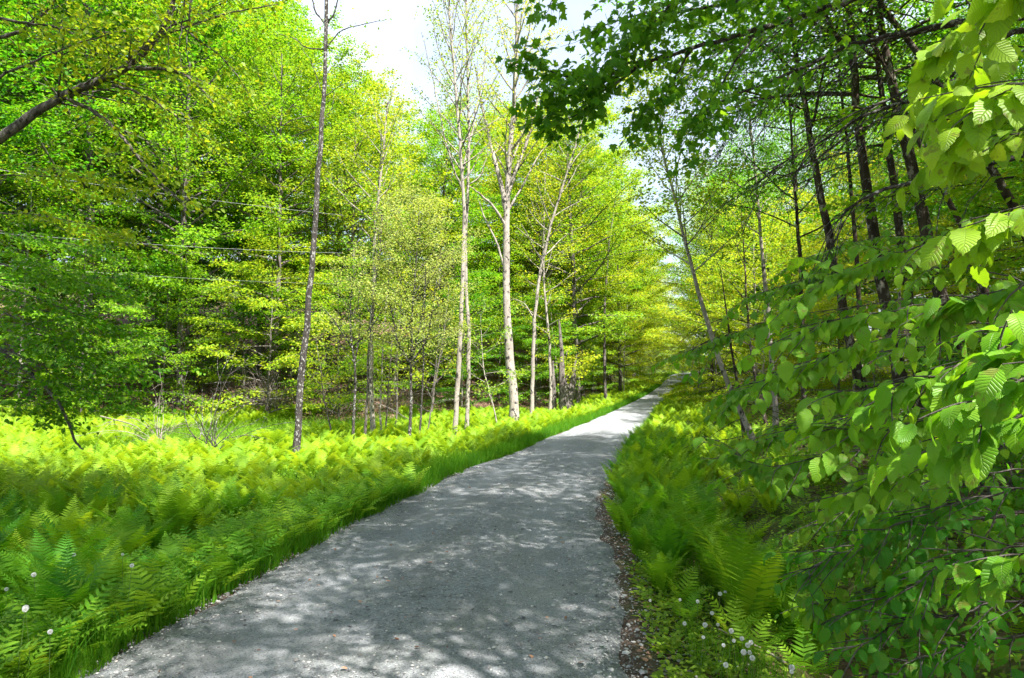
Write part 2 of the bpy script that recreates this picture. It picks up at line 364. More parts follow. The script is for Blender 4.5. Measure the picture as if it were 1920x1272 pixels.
# road: a crowned strip with two shallow wheel tracks
ry = np.concatenate([np.linspace(-30, 1, 20)[:-1], np.linspace(1, 20, 260)[:-1], np.linspace(20, 60, 160)[:-1], np.linspace(60, 128, 120)])
K = 33; tt = np.linspace(0, 1, K)
a, b = xl(ry) , xr(ry)
a = a - .07 + .10 * sim_n(ry, ry * 0, 2.3, 1) + .05 * sim_n(ry, ry * 0, 11, 2); b = b + .02 + .12 * sim_n(ry, ry * 0, 1.9, 4) + .06 * sim_n(ry, ry * 0, 9, 6)
RXg = a[:, None] * (1 - tt) + b[:, None] * tt; RYg = np.repeat(ry[:, None], K, 1)
trk = np.exp(-((tt - .27) / .10) ** 2) + np.exp(-((tt - .76) / .10) ** 2)
RZ = zroad(RYg) + .012 + .045 * np.sin(math.pi * tt)[None] - .022 * trk[None] + .006 * sim_n(RXg, RYg, 2.2, 8)
edge = np.minimum(tt, 1 - tt)[None]; RZ = RZ - .05 * (1 - sst(edge / .03))
n = len(ry); i = np.arange(n - 1)[:, None] * K + np.arange(K - 1)[None]
Q = np.stack([i, i + 1, i + K + 1, i + K], -1).reshape(-1, 4)
m, nt, bs, _ = nmat('gravel')
v = tc(nt)
n1 = noise(nt, 1.4, 6, v, .65, .6); n2 = noise(nt, 70, 5, v, .7); vo = nt.nodes.new('ShaderNodeTexVoronoi'); vo.inputs['Scale'].default_value = 85; nt.links.new(v, vo.inputs['Vector'])
vo2 = nt.nodes.new('ShaderNodeTexVoronoi'); vo2.inputs['Scale'].default_value = 38; nt.links.new(v, vo2.inputs['Vector'])
fine = ramp(nt, [(.25, (.17, .175, .18)), (.5, (.36, .365, .375)), (.8, (.53, .53, .54))], n2.outputs[0]).outputs[0]
st = mixc(nt, fine, ramp(nt, [(0, (.12, .125, .13)), (.5, (.36, .36, .37)), (1, (.6, .59, .58))], vo.outputs['Color']).outputs[0], .55)
sx = nt.nodes.new('ShaderNodeAttribute'); sx.attribute_name = 'loose'
nz = noise(nt, 9, 5, v, .7)
lo = nt.nodes.new('ShaderNodeMath'); lo.operation = 'MULTIPLY'; nt.links.new(sx.outputs['Fac'], lo.inputs[0])
lr = ramp(nt, [(.35, (.1, .1, .1)), (.65, (1, 1, 1))], nz.outputs[0]); nt.links.new(lr.outputs[0], lo.inputs[1])
big = ramp(nt, [(0, (.09, .095, .10)), (.45, (.24, .245, .25)), (1, (.5, .49, .47))], vo2.outputs['Color']).outputs[0]
c = mixc(nt, st, big, lo.outputs[0]); c = mixc(nt, c, (.70, .735, .79), 1.0, 'MULTIPLY')
n7 = noise(nt, .8, 5, tc(nt, 'Object', (1.6, .5, 1)), .6, .5); c = mixc(nt, c, (.13, .135, .145), ramp(nt, [(.48, (0, 0, 0)), (.68, (.55, .55, .55))], n7.outputs[0]).outputs[0])
c = mixc(nt, c, (.26, .265, .25), ramp(nt, [(.45, (0, 0, 0)), (.75, (.6, .6, .6))], n1.outputs[0]).outputs[0])
dk = nt.nodes.new('ShaderNodeTexVoronoi'); dk.inputs['Scale'].default_value = 55; nt.links.new(v, dk.inputs['Vector'])
c = mixc(nt, c, (.045, .045, .045), ramp(nt, [(.14, (.9, .9, .9)), (.27, (0, 0, 0))], dk.outputs['Distance']).outputs[0])
nt.links.new(c, bs.inputs['Base Color']); bs.inputs['Roughness'].default_value = .93; bs.inputs['Specular IOR Level'].default_value = .2
ad = nt.nodes.new('ShaderNodeMath'); ad.operation = 'ADD'; nt.links.new(vo.outputs['Distance'], ad.inputs[0]); nt.links.new(n2.outputs[0], ad.inputs[1]); bump(nt, bs, ad.outputs[0], .9, .012)
me = mesh_np('road', np.stack([RXg, RYg, RZ], -1).reshape(-1, 3), [Q], m, smooth=True)
loose = np.clip(1 - trk * .9, 0, 1)[None] * np.ones((n, 1)); at = me.attributes.new('loose', 'FLOAT', 'POINT'); at.data.foreach_set('value', loose.astype(np.float32).ravel())
tag(link('road', me), 'pale grey gravel road curving to the right', kind='structure')
def road_z(x, y):
    t = np.clip((x - xl(y)) / (xr(y) - xl(y)), 0, 1); k = np.exp(-((t - .27) / .10) ** 2) + np.exp(-((t - .76) / .10) ** 2)
    return zroad(y) + .012 + .045 * np.sin(math.pi * t) - .022 * k

# loose stones on the road and its edges
def stones(name, P, size, mat, seed):
    r = rng(seed); N = len(P)
    base = norm(np.array([(1,0,0),(-1,0,0),(0,1,0),(0,-1,0),(0,0,1),(0,0,-1),(.7,.7,.6),(-.7,.7,.6),(.7,-.7,.6),(-.7,-.7,.6)]))
    f = np.array([(4,6,0),(4,7,6),(6,7,2),(4,9,7),(7,9,1),(4,8,9),(9,8,3),(4,6,8),(8,6,0),(0,6,2),(2,7,1),(1,9,3),(3,8,0)])
    th = r.uniform(0, 6.28, N); c, s_ = np.cos(th), np.sin(th)
    v = base[None] * r.uniform(.75, 1.2, (N, 10, 1)) * (np.stack([r.uniform(.8, 1.4, N), r.uniform(.7, 1, N), r.uniform(.45, .8, N)], -1)[:, None]) * size[:, None, None]
    v = np.stack([v[..., 0] * c[:, None] - v[..., 1] * s_[:, None], v[..., 0] * s_[:, None] + v[..., 1] * c[:, None], v[..., 2]], -1) + P[:, None]
    F_ = (f[None] + (np.arange(N) * 10)[:, None, None]).reshape(-1, 3)
    return mesh_np(name, v.reshape(-1, 3), [F_], mat, rnd=np.repeat(r.random(N), len(f)))
m, nt, bs, _ = nmat('stone'); at = nt.nodes.new('ShaderNodeAttribute'); at.attribute_name = 'tint'
nt.links.new(ramp(nt, [(0, (.08, .08, .085)), (.5, (.27, .27, .275)), (1, (.52, .5, .49))], at.outputs['Fac']).outputs[0], bs.inputs['Base Color']); bs.inputs['Roughness'].default_value = .85; M['stone'] = m
r = rng(5); N = 26000
y = 2.6 + (r.random(N) ** 1.7) * 16; t = np.where(r.random(N) < .6, r.random(N), np.where(r.random(N) < .5, r.beta(1, 9, N), 1 - r.beta(1, 9, N)))
keep = ~((abs(t - .27) < .08) & (r.random(N) < .75)); y, t = y[keep], t[keep]; x = xl(y) * (1 - t) + xr(y) * t + 0
sz = np.clip(r.lognormal(-5.3, .5, len(x)), .0022, .026)
tag(link('loose_gravel', stones('loose_gravel', np.stack([x, y, road_z(x, y) + sz * .2], -1), sz, M['stone'], 6)), 'loose grey stone chips strewn over the road', kind='stuff')

# ------------------------------------------------------------------ forest tree kinds (mesh data shared by copies)
def straight(r, H, lean=.02, n=12, w=.05):
    z = np.linspace(0, H, n); x = np.cumsum(r.normal(0, w, n)) * H / 20; y = np.cumsum(r.normal(0, w, n)) * H / 20
    x -= x[0]; y -= y[0]
    return np.stack([x + lean * z, y, z], -1)
def proto_tree(seed, H, cb, R, r0, nl, twigs, lpt, tl, size, bark_m, leaf_m, tpl='fold', flat=.35, **kw):
    T = Tree(seed); T.flat = flat; tr = straight(T.r, H); tr[0, 2] = -.6; rt = np.linspace(1, .07, 12) ** .8 * r0; rt[0] *= 1.3
    a = dict(spread=.17, tilt=.38, droop=.32, bend=-.25); a.update(kw)
    T.crown(tr, rt, cb, nl, R, twigs=twigs, tl=tl, lpt=lpt, size=size, **a)
    return T.build(None, bark_m, leaf_m, tpl, trunk=(tr, rt), names=('trunk', 'crown'))
P = {}
for k in range(5):
    P['tall%d' % k] = proto_tree(100 + k, 17 + k * .7, .16 + .03 * k, 4.4 + .25 * k, .17, 50, 9, 72, 1.5, .15, M['bark_grey'], M['leaf_g'], flat=.55, up=.7, spread=.19, tilt=.42)
for k in range(4):
    P['under%d' % k] = proto_tree(120 + k, 7 + k * .8, .06, 2.9, .06, 38, 10, 40, 1.1, .12, M['bark_pale'] if k % 2 else M['bark_grey'], M['leaf_y'], spread=.14, tilt=.3, bend=-.2)
for k in range(2):
    P['sparse%d' % k] = proto_tree(130 + k, 15, .25, 2.6, .10, 34, 9, 7, 1.1, .10, M['bark_pale'], M['leaf_y'], up=1.2, bend=.3, spread=.12)
P['willow0'] = proto_tree(140, 7.5, .22, 1.9, .07, 46, 10, 34, .9, .085, M['bark_grey'], M['leaf_o'], up=1.0, bend=.2, spread=.13, tilt=.9)
P['high'] = proto_tree(160, 16, .5, 5.2, .15, 60, 12, 60, 1.5, .115, M['bark_brown'], M['leaf_g'], spread=.2, flat=.7, up=.6, tilt=.6)
for k in range(2):   # right-hand wood: finer leaf outline because it stands close
    P['near%d' % k] = proto_tree(150 + k, 15 + k, .20, 4.2, .13, 54, 13, 44, 1.2, .115, M['bark_brown'], M['leaf_g'], tpl='fold', spread=.2, flat=.8, up=.8, tilt=.6)
def plant(kind, name, x, y, s, rz, label, cat, group, leaf=None, bark_m=None, sink=0, tilt=(0, 0), sz=1):
    o = empty(name, (x, y, gz(x, y) - sink), label, cat, group, rz, s); o.rotation_euler = (tilt[0], tilt[1], rz); o.scale = (s, s, s * sz)
    for nme, me in zip(('trunk', 'crown'), P[kind]):
        c = link(nme, me, o)
        mt = leaf if nme == 'crown' else bark_m
        if mt: c.material_slots[0].link = 'OBJECT'; c.material_slots[0].material = mt
    return o

# --- wooded slope left of the road, in rows from its front edge inward
r = rng(11); placed = []
def free(x, y, d):
    return all((x - a) ** 2 + (y - b) ** 2 > d * d for a, b in placed)
def far_from_road(x, y, d): return (xl(y) - x > d) or (x - xr(y) > d)
SKY = ([-60, -30, -20, -14, -9, -5, -1, 5, 12], [23, 24, 25, 22, 16.2, 15.8, 17.0, 16.5, 15])   # rough height of the canopy across the slope
cnt = 0
for row, (off, step, kinds) in enumerate([(1.0, 3.6, 'u'), (4.2, 4.2, 't'), (9.5, 5.0, 't'), (16, 5.5, 't'), (24, 6, 't'), (4.0, 5, 'u'), (8.5, 6, 'u'), (14, 6.5, 'u'), (2.4, 4.2, 'u'), (6, 4.6, 'u'), (32, 7, 't')]):
    xs = np.arange(-46 + row, 14, step)
    for x0 in xs:
        x = x0 + r.uniform(-1.1, 1.1); y = float(np.interp(x, *FE)) + off + r.uniform(-1.4, 1.6)
        if abs(x) > .85 * y + 3: continue
        if not (xl(y) - x > 3.0) or not free(x, y, 1.9): continue
        placed.append((x, y))
        if kinds == 'u':
            s = r.uniform(.75, 1.15) * (1 if row == 0 else 1.25)
            plant('under%d' % r.integers(4), 'understory_maple', x, y, s, r.uniform(0, 6.3), 'short leafy maple with tiered branches on the wooded slope left of the road', 'tree', 'small maples along the edge of the left wood', leaf=M['leaf_y'] if r.random() < .45 else M['leaf_g'])
        else:
            want = float(np.interp(x, *SKY)) + (min(row, 5) - 1) * .6; k = r.integers(5); s = np.clip(want * r.uniform(.88, 1.08) / (17 + k * .7), .7, 1.45)
            if -15 < x < -2: s = np.clip((want - .75 * (gz(x, y) - .5)) * r.uniform(.88, 1.03) / (17 + k * .7), .55, 1.02)
            lab = ['tall dense maple in the front row of the wooded slope left of the road', 'tall maple in the middle rows of the wooded slope left of the road', 'tall maple high at the back of the wooded slope left of the road'][min(row - 1, 2) if row < 5 else 2]
            plant('tall%d' % k, 'maple_tree', x, y, s, r.uniform(0, 6.3), lab, 'tree', 'maples on the wooded slope, ' + ['front row', 'middle rows', 'back rows'][min(row - 1, 2) if row < 5 else 2], leaf=(M['leaf_y'] if r.random() < (.5 if x > -12 else .3) else M['leaf_g']))
# --- trees lining the left verge farther up the road
for y in np.arange(34, 98, 4.6):
    for off in (3.4, 8.0):
        x = float(xl(y)) - off + r.uniform(-1, 1); yy = y + r.uniform(-1.5, 1.5)
        if not free(x, yy, 2.6): continue
        placed.append((x, yy)); u = off < 5
        k = ('under%d' % r.integers(4)) if u and r.random() < .7 else ('tall%d' % r.integers(5))
        plant(k, 'roadside_maple', x, yy, r.uniform(.8, 1.1) * (1.15 if k[0] == 'u' else .85), r.uniform(0, 6.3), 'bright yellow-green maple lining the left verge farther up the road', 'tree', 'maples lining the far left verge', leaf=M['leaf_y'])
# --- woods right of the road
for y in np.arange(7, 100, 3.9):
    for q, off in enumerate(np.arange(6.2, 34, 5.2)):
        x = float(xr(y)) + off + r.uniform(-1.6, 1.6); yy = y + r.uniform(-1.8, 1.8)
        if y > 60 and off > 18: continue
        if 8 < y < 34 and (q < 1 or r.random() < .35): continue
        if x > .85 * yy + 7 or not free(x, yy, 3.0) or x < .30 * yy - 1 and yy < 12: continue
        placed.append((x, yy))
        k = 'near%d' % r.integers(2) if r.random() < .5 else 'under%d' % r.integers(4)
        lab = 'maple with a dark trunk in the shaded wood right of the road' if yy < 30 else 'maple in the wood right of the road, beyond the first bend'
        plant(k, 'shade_maple', x, yy, r.uniform(.85, 1.15), r.uniform(0, 6.3), lab, 'tree', 'maples in the right wood, ' + ('near part' if yy < 30 else 'far part'), leaf=M['leaf_g'] if r.random() < .8 else M['leaf_y'], bark_m=M['bark_brown'])
for x, y, k, s in [(15.5, 13, 'near0', 1.05), (14.5, 21, 'near1', 1.05), (18, 18, 'near0', 1.1), (17.5, 25, 'near1', 1.1)]:
    if free(x, y, 1.2): placed.append((x, y)); plant(k, 'shade_maple', x, y, s, x, 'maple with a dark trunk in the shaded wood right of the road', 'tree', 'maples in the right wood, near part', leaf=M['leaf_g'], bark_m=M['bark_brown'])
for x, y in [(8.8, 24), (10, 28), (12.4, 26), (13.5, 32), (16, 30), (11.6, 20.5), (15, 22), (19, 27), (10.5, 46), (14, 56), (19, 66), (24, 76), (27.5, 88), (33, 100), (12.5, 38.5), (9.6, 32)]:
    if x - xr(y) < 1.6: x = float(xr(y)) + 2.0
    plant('under%d' % r.integers(4), 'roadside_sapling', x, y, r.uniform(.75, 1.0), r.uniform(0, 6.3), 'small sunlit maple leaning over the right verge of the far road', 'tree', 'small maples on the far right verge', leaf=M['leaf_y'])
# closing the view where the road goes over its crest
for x, y, k, s in [(12.4, 35, 'near0', .85), (12.6, 43, 'near1', .9), (14.6, 49, 'near0', .95), (17.2, 57, 'near1', .95), (20, 64, 'near0', 1), (23, 72, 'near1', 1), (26, 80, 'near0', 1), (29, 88, 'near1', 1)]:
    if x - xr(y) < 2.2: x = float(xr(y)) + 2.4
    plant(k, 'shade_maple', x, y, s, x, 'tall maple rising close to the right edge of the far road', 'tree', 'tall maples along the far right edge', leaf=M['leaf_y'] if y > 40 else M['leaf_g'], bark_m=M['bark_brown'])
for x, y, k, s in [(3.6, 38, 'tall1', .95), (4.6, 45, 'tall2', 1.0), (6.2, 52, 'tall0', 1.05), (8.4, 60, 'tall3', 1.0), (11, 69, 'tall1', 1.0), (14, 79, 'tall2', 1.0), (17, 89, 'tall0', 1.0)]:
    if xl(y) - x < 2.2: x = float(xl(y)) - 2.3
    plant(k, 'roadside_maple', x, y, s, x, 'tall yellow-green maple arching over the left side of the far road', 'tree', 'tall maples along the far left edge', leaf=M['leaf_y'])
for x, y, s in [(15.8, 74, .42), (17.2, 80, .5), (19.5, 87, .5)]:
    x = float(xl(y)) - 1.6; plant('willow0', 'willow_shrub', x, y, s, x, 'low rounded olive-grey shrub at the left edge where the road disappears', 'shrub', 'olive shrubs where the road disappears')
for x, y, k, s in [(18, 106, 'tall4', .75), (22.5, 109, 'tall2', .7), (36, 101, 'tall0', .8), (43, 108, 'tall3', .8), (18, 118, 'tall1', .8), (24, 121, 'tall2', .75), (31, 124, 'tall0', .8), (38, 118, 'tall3', .8), (12, 122, 'tall4', .8), (44, 126, 'tall1', .9), (27, 132, 'tall4', .95), (36, 136, 'tall2', .95), (20, 130, 'tall0', .9), (22, 112, 'under1', 1.1), (26, 114, 'under2', 1.1), (17, 110, 'under0', 1.1), (41, 124, 'tall2', .9), (14, 112, 'tall1', .8), (47, 133, 'tall0', 1), (52, 124, 'tall3', .9)]:
    plant(k, 'distant_maple', x, y, s, x, 'hazy far maple beyond the crest where the road disappears', 'tree', 'maples beyond the crest', leaf=M['leaf_y'])

# ------------------------------------------------------------------ single trees one can point to
def img_trunk(base, pts, base_r, top_r, above=0, lean_y=0.0, hz=None, n_above=4):
    """a trunk from its foot on the ground up through points seen in the photo; it keeps its distance, drifting by lean_y per metre"""
    b = G(*base) if hz is None else W(*base, hz); Y0 = b[1]; P_ = [b - (0, 0, .25), b]
    for px, py in pts:
        q = W(px, py, Y0); q = W(px, py, Y0 + lean_y * (q[2] - b[2])); P_.append(q)
    d = norm(P_[-1] - P_[-2])
    for k in range(n_above if above > 0 else 0):
        P_.append(P_[-1] + (d + (0, 0, .15)) * above / n_above)
    P_ = np.array(P_); s = np.concatenate([[0], np.cumsum(np.linalg.norm(np.diff(P_, axis=0), axis=1))]); ss = np.linspace(0, s[-1], max(14, int(s[-1] / .55)))
    P2 = np.stack([np.interp(ss, s, P_[:, i]) for i in range(3)], -1)
    for _ in range(2): P2[1:-1] = (P2[:-2] + 2 * P2[1:-1] + P2[2:]) / 4
    base_r, top_r = base_r * .86, top_r * .8; rr = base_r + (top_r - base_r) * (ss / s[-1]) ** .85; rr[0] *= 1.35; rr[1] *= 1.15
    P2 = P2 + rng(int(base[0])).normal(0, .012, P2.shape)
    return P2, rr
def hero(name, label, cat, base, pts, br, tr_, mat, leaf, above=0, lean=0, forks=(), crown=None, tpl='fold', hz=None, group=None, extra=None, seed=0):
    T = Tree(int(base[0] * 7 + base[1]) + seed); P2, rr = img_trunk(base, pts, br, tr_, above, lean, hz)
    root = empty(name, tuple(P2[1]), label, cat, group); o = P2[1].copy(); P2 = P2 - o; Y0 = o[1]
    for f in forks:                       # explicit limbs: (points, r0, r1, twigs, tl, lpt, size)
        q = np.array([W(px, py, Y0 + dy) - o for px, py, dy in f[0]])
        k = int(np.argmin(np.linalg.norm(P2 - q[0], axis=1))); q[0] = P2[k]
        s = np.linspace(0, len(q) - 1, 3 * len(q)); q = np.stack([np.interp(s, np.arange(len(q)), q[:, i]) for i in range(3)], -1)
        q[1:-1] = (q[:-2] + 2 * q[1:-1] + q[2:]) / 4; q[1:] += T.n(0, .012, (len(q) - 1, 3))
        T.branch(q, min(f[1], rr[k] * .95), f[3], f[4], f[5], f[6], taper=f[2] / f[1], spread=f[7] if len(f) > 7 else .12, bend=.2) if False else T.branch(q, min(f[1], rr[k] * .95), f[3], f[4], f[5], f[6], taper=f[2] / f[1], spread=f[7] if len(f) > 7 else .12)
        if len(f) > 8: T.crown(q, np.linspace(f[1], f[2], len(q)), **f[8])
    for c in (crown if isinstance(crown, list) else [crown] if crown else []): T.crown(P2, rr, **c)
    if extra: extra(T, P2, rr, o)
    T.build(root, mat, leaf, tpl, trunk=(P2, rr), hi=10, rough=.07)
    return root

sparse = lambda t0, nl, R, lpt, size=.09, **k: dict(dict(t0=t0, nl=nl, R=R, up=1.3, twigs=8, tl=.9, lpt=lpt, size=size, bend=.3, spread=.12, tilt=.8), **k)
hero('cherry_tree', 'tall slender dark-barked tree standing alone among the ferns left of the road', 'tree', (555, 880), [(556, 820), (566, 720), (571, 640), (584, 500), (592, 420), (603, 250), (609, 140), (613, 0)], .098, .035, M['bark_dark'], M['leaf_y'], above=3.5,
     forks=[([(609, 105, 0), (580, 92, .2), (545, 70, .4), (520, 62, .5)], .02, .006, 8, .5, 10, .075), ([(610, 75, 0), (640, 55, 0), (690, 45, -.3), (725, 38, -.4)], .018, .005, 6, .5, 3, .07), ([(612, 60, 0), (590, 20, 0), (575, -40, 0)], .025, .008, 5, .6, 4, .08), ([(612, 65, 0), (625, 30, 0), (640, -30, 0)], .03, .01, 5, .6, 4, .08),
            ([(604, 160, 0), (585, 120, .2), (560, 80, .3)], .012, .004, 4, .4, 3, .07), ([(601, 250, 0), (622, 205, 0), (630, 160, 0)], .01, .004, 3, .4, 0, .07), ([(607, 165, 0), (640, 160, -.2), (665, 150, -.3)], .012, .004, 4, .4, 2, .07)],
     crown=sparse(.86, 9, 1.8, 5, .08))
hero('birch_tree', 'white-barked slender birch with a leafy top, left of the bushy olive willow', 'tree', (700, 838), [(697, 760), (695, 640), (702, 520), (700, 440), (708, 390), (714, 330)], .095, .03, M['bark_pale'], M['leaf_y'], above=2.0,
     crown=[sparse(.55, 26, 1.5, 14, .08)], lean=.02)
hero('slim_dark_tree', 'thin dark curving stem growing directly beside the white birch', 'tree', (683, 842), [(688, 760), (692, 650), (703, 560), (712, 480), (715, 400)], .05, .02, M['bark_grey'], M['leaf_g'], crown=[sparse(.5, 14, 1.2, 8, .075)])
hero('forked_alder', 'dark multi-stemmed alder with bare forking branches between the lone dark tree and the birch', 'tree', (660, 850), [(664, 780), (668, 720), (662, 660), (655, 600), (660, 520)], .055, .015, M['bark_dark'], M['leaf_o'],
     forks=[([(662, 660, 0), (690, 620, 0), (712, 590, 0), (735, 560, 0)], .03, .008, 8, .5, 10, .06), ([(660, 650, 0), (640, 620, 0), (618, 590, 0), (600, 570, 0)], .03, .008, 8, .5, 10, .06), ([(664, 670, 0), (675, 630, .2), (672, 560, .3), (680, 500, .3)], .03, .008, 8, .5, 12, .06)], crown=[sparse(.5, 14, 1.1, 14, .06)])
hero('olive_willow', 'bushy willow with fine olive-green leaves on thin dark stems in the middle of the clearing', 'tree', (766, 848), [(770, 780), (773, 700), (768, 640), (775, 560), (782, 470), (785, 400)], .06, .015, M['bark_dark'], M['leaf_o'],
     crown=[dict(t0=.38, nl=44, R=1.75, up=1.0, twigs=11, tl=.8, lpt=30, size=.062, bend=.15, spread=.14, tilt=.9)],
     forks=[([(772, 700, 0), (800, 640, .2), (815, 560, .3), (822, 480, .3)], .035, .008, 12, .8, 26, .06, .14), ([(771, 690, 0), (745, 640, -.2), (728, 560, -.3), (730, 470, -.3)], .035, .008, 12, .8, 26, .06, .14), ([(774, 680, 0), (790, 600, -.4), (800, 500, -.6)], .03, .008, 10, .8, 26, .06, .14)])
hero('thin_dark_stem', 'thin upright dark stem just right of the olive willow', 'tree', (787, 848), [(789, 780), (795, 700), (793, 620), (800, 520)], .04, .015, M['bark_dark'], M['leaf_o'], crown=[sparse(.45, 14, 1.0, 12, .06)])
hero('aspen_tree', 'pale grey slender aspen, the left one of the crossing pair in the clearing', 'tree', (850, 833), [(856, 740), (862, 640), (868, 520), (871, 430), (868, 350), (862, 250), (852, 150), (845, 60)], .10, .03, M['bark_pale'], M['leaf_y'], above=3,
     forks=[([(868, 350, 0), (845, 300, 0), (828, 230, 0), (810, 140, 0), (790, 60, 0)], .035, .008, 12, .8, 3, .08), ([(868, 330, 0), (885, 250, .2), (905, 150, .3), (915, 40, .3)], .035, .008, 12, .8, 4, .08)], crown=[sparse(.5, 34, 1.9, 11, .085, up=2.2)], group=None)
hero('leaning_aspen', 'pale grey slender aspen, the right one of the crossing pair in the clearing', 'tree', (873, 822), [(877, 740), (880, 640), (874, 540), (872, 470), (876, 380), (880, 260), (876, 140), (874, 30)], .085, .03, M['bark_pale'], M['leaf_y'], above=3,
     crown=[sparse(.5, 34, 1.9, 12, .085, up=2.2)], forks=[([(876, 350, 0), (905, 330, .2), (918, 270, .2), (915, 240, .2)], .03, .008, 8, .7, 3, .08)])
hero('white_birch', 'thick white birch dividing into several pale limbs, between the aspen pair and the road', 'tree', (965, 805), [(962, 740), (953, 640), (949, 560), (948, 480), (950, 400), (952, 330), (958, 260), (965, 180), (968, 80)], .23, .05, M['bark_pale'], M['leaf_y'], above=3, lean=.01,
     forks=[([(949, 400, 0), (938, 340, 0), (925, 290, 0), (905, 210, 0), (890, 120, 0)], .11, .02, 14, 1.2, 6, .10, .15, sparse(.4, 10, 1.4, 6, .1)), ([(951, 380, 0), (965, 320, .3), (985, 280, .5), (1000, 220, .6), (1020, 130, .6)], .09, .02, 12, 1.2, 6, .10, .15, sparse(.4, 8, 1.4, 6, .1)),
            ([(948, 420, 0), (925, 385, -.3), (900, 365, -.5), (880, 350, -.6)], .06, .02, 6, .8, 3, .09), ([(950, 500, 0), (930, 450, 0), (905, 400, 0), (895, 370, 0)], .05, .012, 6, .8, 4, .09), ([(952, 390, 0), (985, 340, .5), (1010, 290, .8), (1035, 262, 1)], .05, .012, 8, .8, 5, .09)],
     crown=[sparse(.5, 30, 2.4, 16, .10, up=1.8)])
hero('crooked_birch', 'crooked slim pale birch bending right towards the road, right of the thick white birch', 'tree', (996, 797), [(998, 740), (1000, 640), (1003, 580), (1012, 510), (1022, 470), (1030, 430), (1045, 380), (1062, 330), (1080, 270)], .11, .03, M['bark_pale'], M['leaf_y'], above=2.5,
     forks=[([(1002, 590, 0), (985, 570, 0), (965, 560, 0), (950, 565, 0)], .03, .008, 6, .7, 6, .09)], crown=[sparse(.45, 24, 2.2, 10, .10, up=1.2)])
hero('knobbly_birch', 'thin pale birch with short side shoots just right of the crooked one', 'tree', (1030, 790), [(1034, 720), (1030, 650), (1022, 560), (1018, 500), (1020, 420)], .09, .03, M['bark_pale'], M['leaf_y'], above=2, crown=[sparse(.35, 26, 1.8, 14, .10, up=.8)])
for i, (b, p, lab, rr_) in enumerate([((626, 838), [(616, 790), (610, 760), (600, 690)], 'thin pale sapling leaning left behind the lone dark tree', .035), ((936, 822), [(930, 780), (916, 730), (905, 690), (903, 640)], 'thin whitish sapling leaning left beside the thick white birch', .035),
      ((714, 832), [(713, 760), (716, 690), (722, 600)], 'thin straight pale sapling just right of the white birch', .045), ((724, 830), [(726, 760), (733, 660), (740, 580)], 'thin grey sapling leaning right, near the olive willow', .035), ((806, 800), [(815, 720), (830, 640), (838, 580)], 'slanting grey sapling behind the olive willow, towards the aspens', .06),
      ((1170, 742), [(1170, 700), (1172, 640), (1175, 590)], 'thin white-stemmed sapling near the far left verge of the road', .05), ((800, 835), [(806, 780), (812, 730), (820, 660)], 'short bare stem between the olive willow and the aspens', .03), ((742, 815), [(745, 740), (744, 660), (750, 600)], 'thin dark stem behind the willow and the birch', .045),
      ((1135, 757), [(1134, 700), (1132, 600), (1140, 480), (1150, 400)], 'tall grey trunk close behind the far left verge of the road', .13), ((1050, 770), [(1045, 700), (1038, 640), (1030, 560)], 'thin stem just left of the broken stump', .05)]):
    hero('sapling', lab, 'sapling', b, p, rr_, rr_ * .35, M['bark_grey'] if ('dark' in lab or 'grey' in lab or 'bare' in lab) else M['bark_pale'], M['leaf_y'], above=.8, crown=[sparse(.3, 14, 1.1, 0 if 'bare' in lab else 14, .085, up=.6)], seed=i)

# broken stump with shoots by the left verge
b = G(1062, 787); T = Tree(77); o = b
tr = np.array([(0, 0, -.2), (0, 0, .0), (.02, 0, .35), (-.03, .02, .8), (.04, 0, 1.2), (.0, 0, 1.55)]); rr = np.array([.55, .45, .36, .34, .34, .30])
root = empty('broken_stump', tuple(o), 'thick broken tree stump with jagged top and leafy shoots beside the left verge', 'stump')
T.wood.append((np.array([(.15, 0, 1.2), (.3, 0, 1.7), (.34, 0, 2.2), (.48, 0, 2.9)]), np.array([.17, .13, .08, .01])))
T.wood.append((np.array([(-.1, 0, 1.2), (-.22, 0, 1.9), (-.2, 0, 3.0), (-.3, .1, 4.4)]), np.array([.2, .14, .1, .05])))
T.wood.append((np.array([(-.62, 0, -.1), (-.6, 0, .6), (-.55, 0, 1.3), (-.6, 0, 2.6)]), np.array([.17, .14, .10, .05])))
for k in range(14):
    a_ = T.u(0, 6.28); T.branch(T.poly((.2 * math.cos(a_), .2 * math.sin(a_), T.u(1.0, 3.2)), (math.cos(a_), math.sin(a_), .6), T.u(.9, 1.7), 5), .02, 6, .6, 16, .11)
T.build(root, M['bark_grey'], M['leaf_y'], trunk=(tr, rr), rough=.3, names=('trunk', 'shoots'), hi=12)

# right-hand trunks
def rhero(lab, base, pts, br, mat, leaf=M['leaf_g'], hz=None, above=3.5, crown=None, name='shade_tree', **k):
    return hero(name, lab, 'tree', base, pts, br, br * .25, mat, leaf, above=above, hz=hz, crown=crown or [dict(t0=.52, nl=20, R=3.0, up=.6, twigs=9, tl=1.2, lpt=32, size=.10, spread=.16)], **k)
rhero('pale birch leaning left over the right verge, its foot among dead twigs', (1432, 852), [(1400, 800), (1370, 740), (1350, 690), (1336, 630), (1322, 590), (1308, 545), (1290, 480)], .085, M['bark_pale'], M['leaf_y'], name='leaning_birch', above=3.5, crown=[sparse(.5, 22, 1.8, 32, .09)])
rhero('straight pale birch standing in the ferns right of the road', (1458, 832), [(1455, 780), (1449, 700), (1443, 640), (1438, 560), (1425, 430)], .085, M['bark_pale'], name='straight_birch', crown=[sparse(.55, 14, 2.0, 16, .08)])
rhero('slim dark tree close behind the straight pale birch right of the road', (1512, 838), [(1508, 760), (1505, 680), (1505, 560), (1495, 420)], .08, M['bark_brown'])
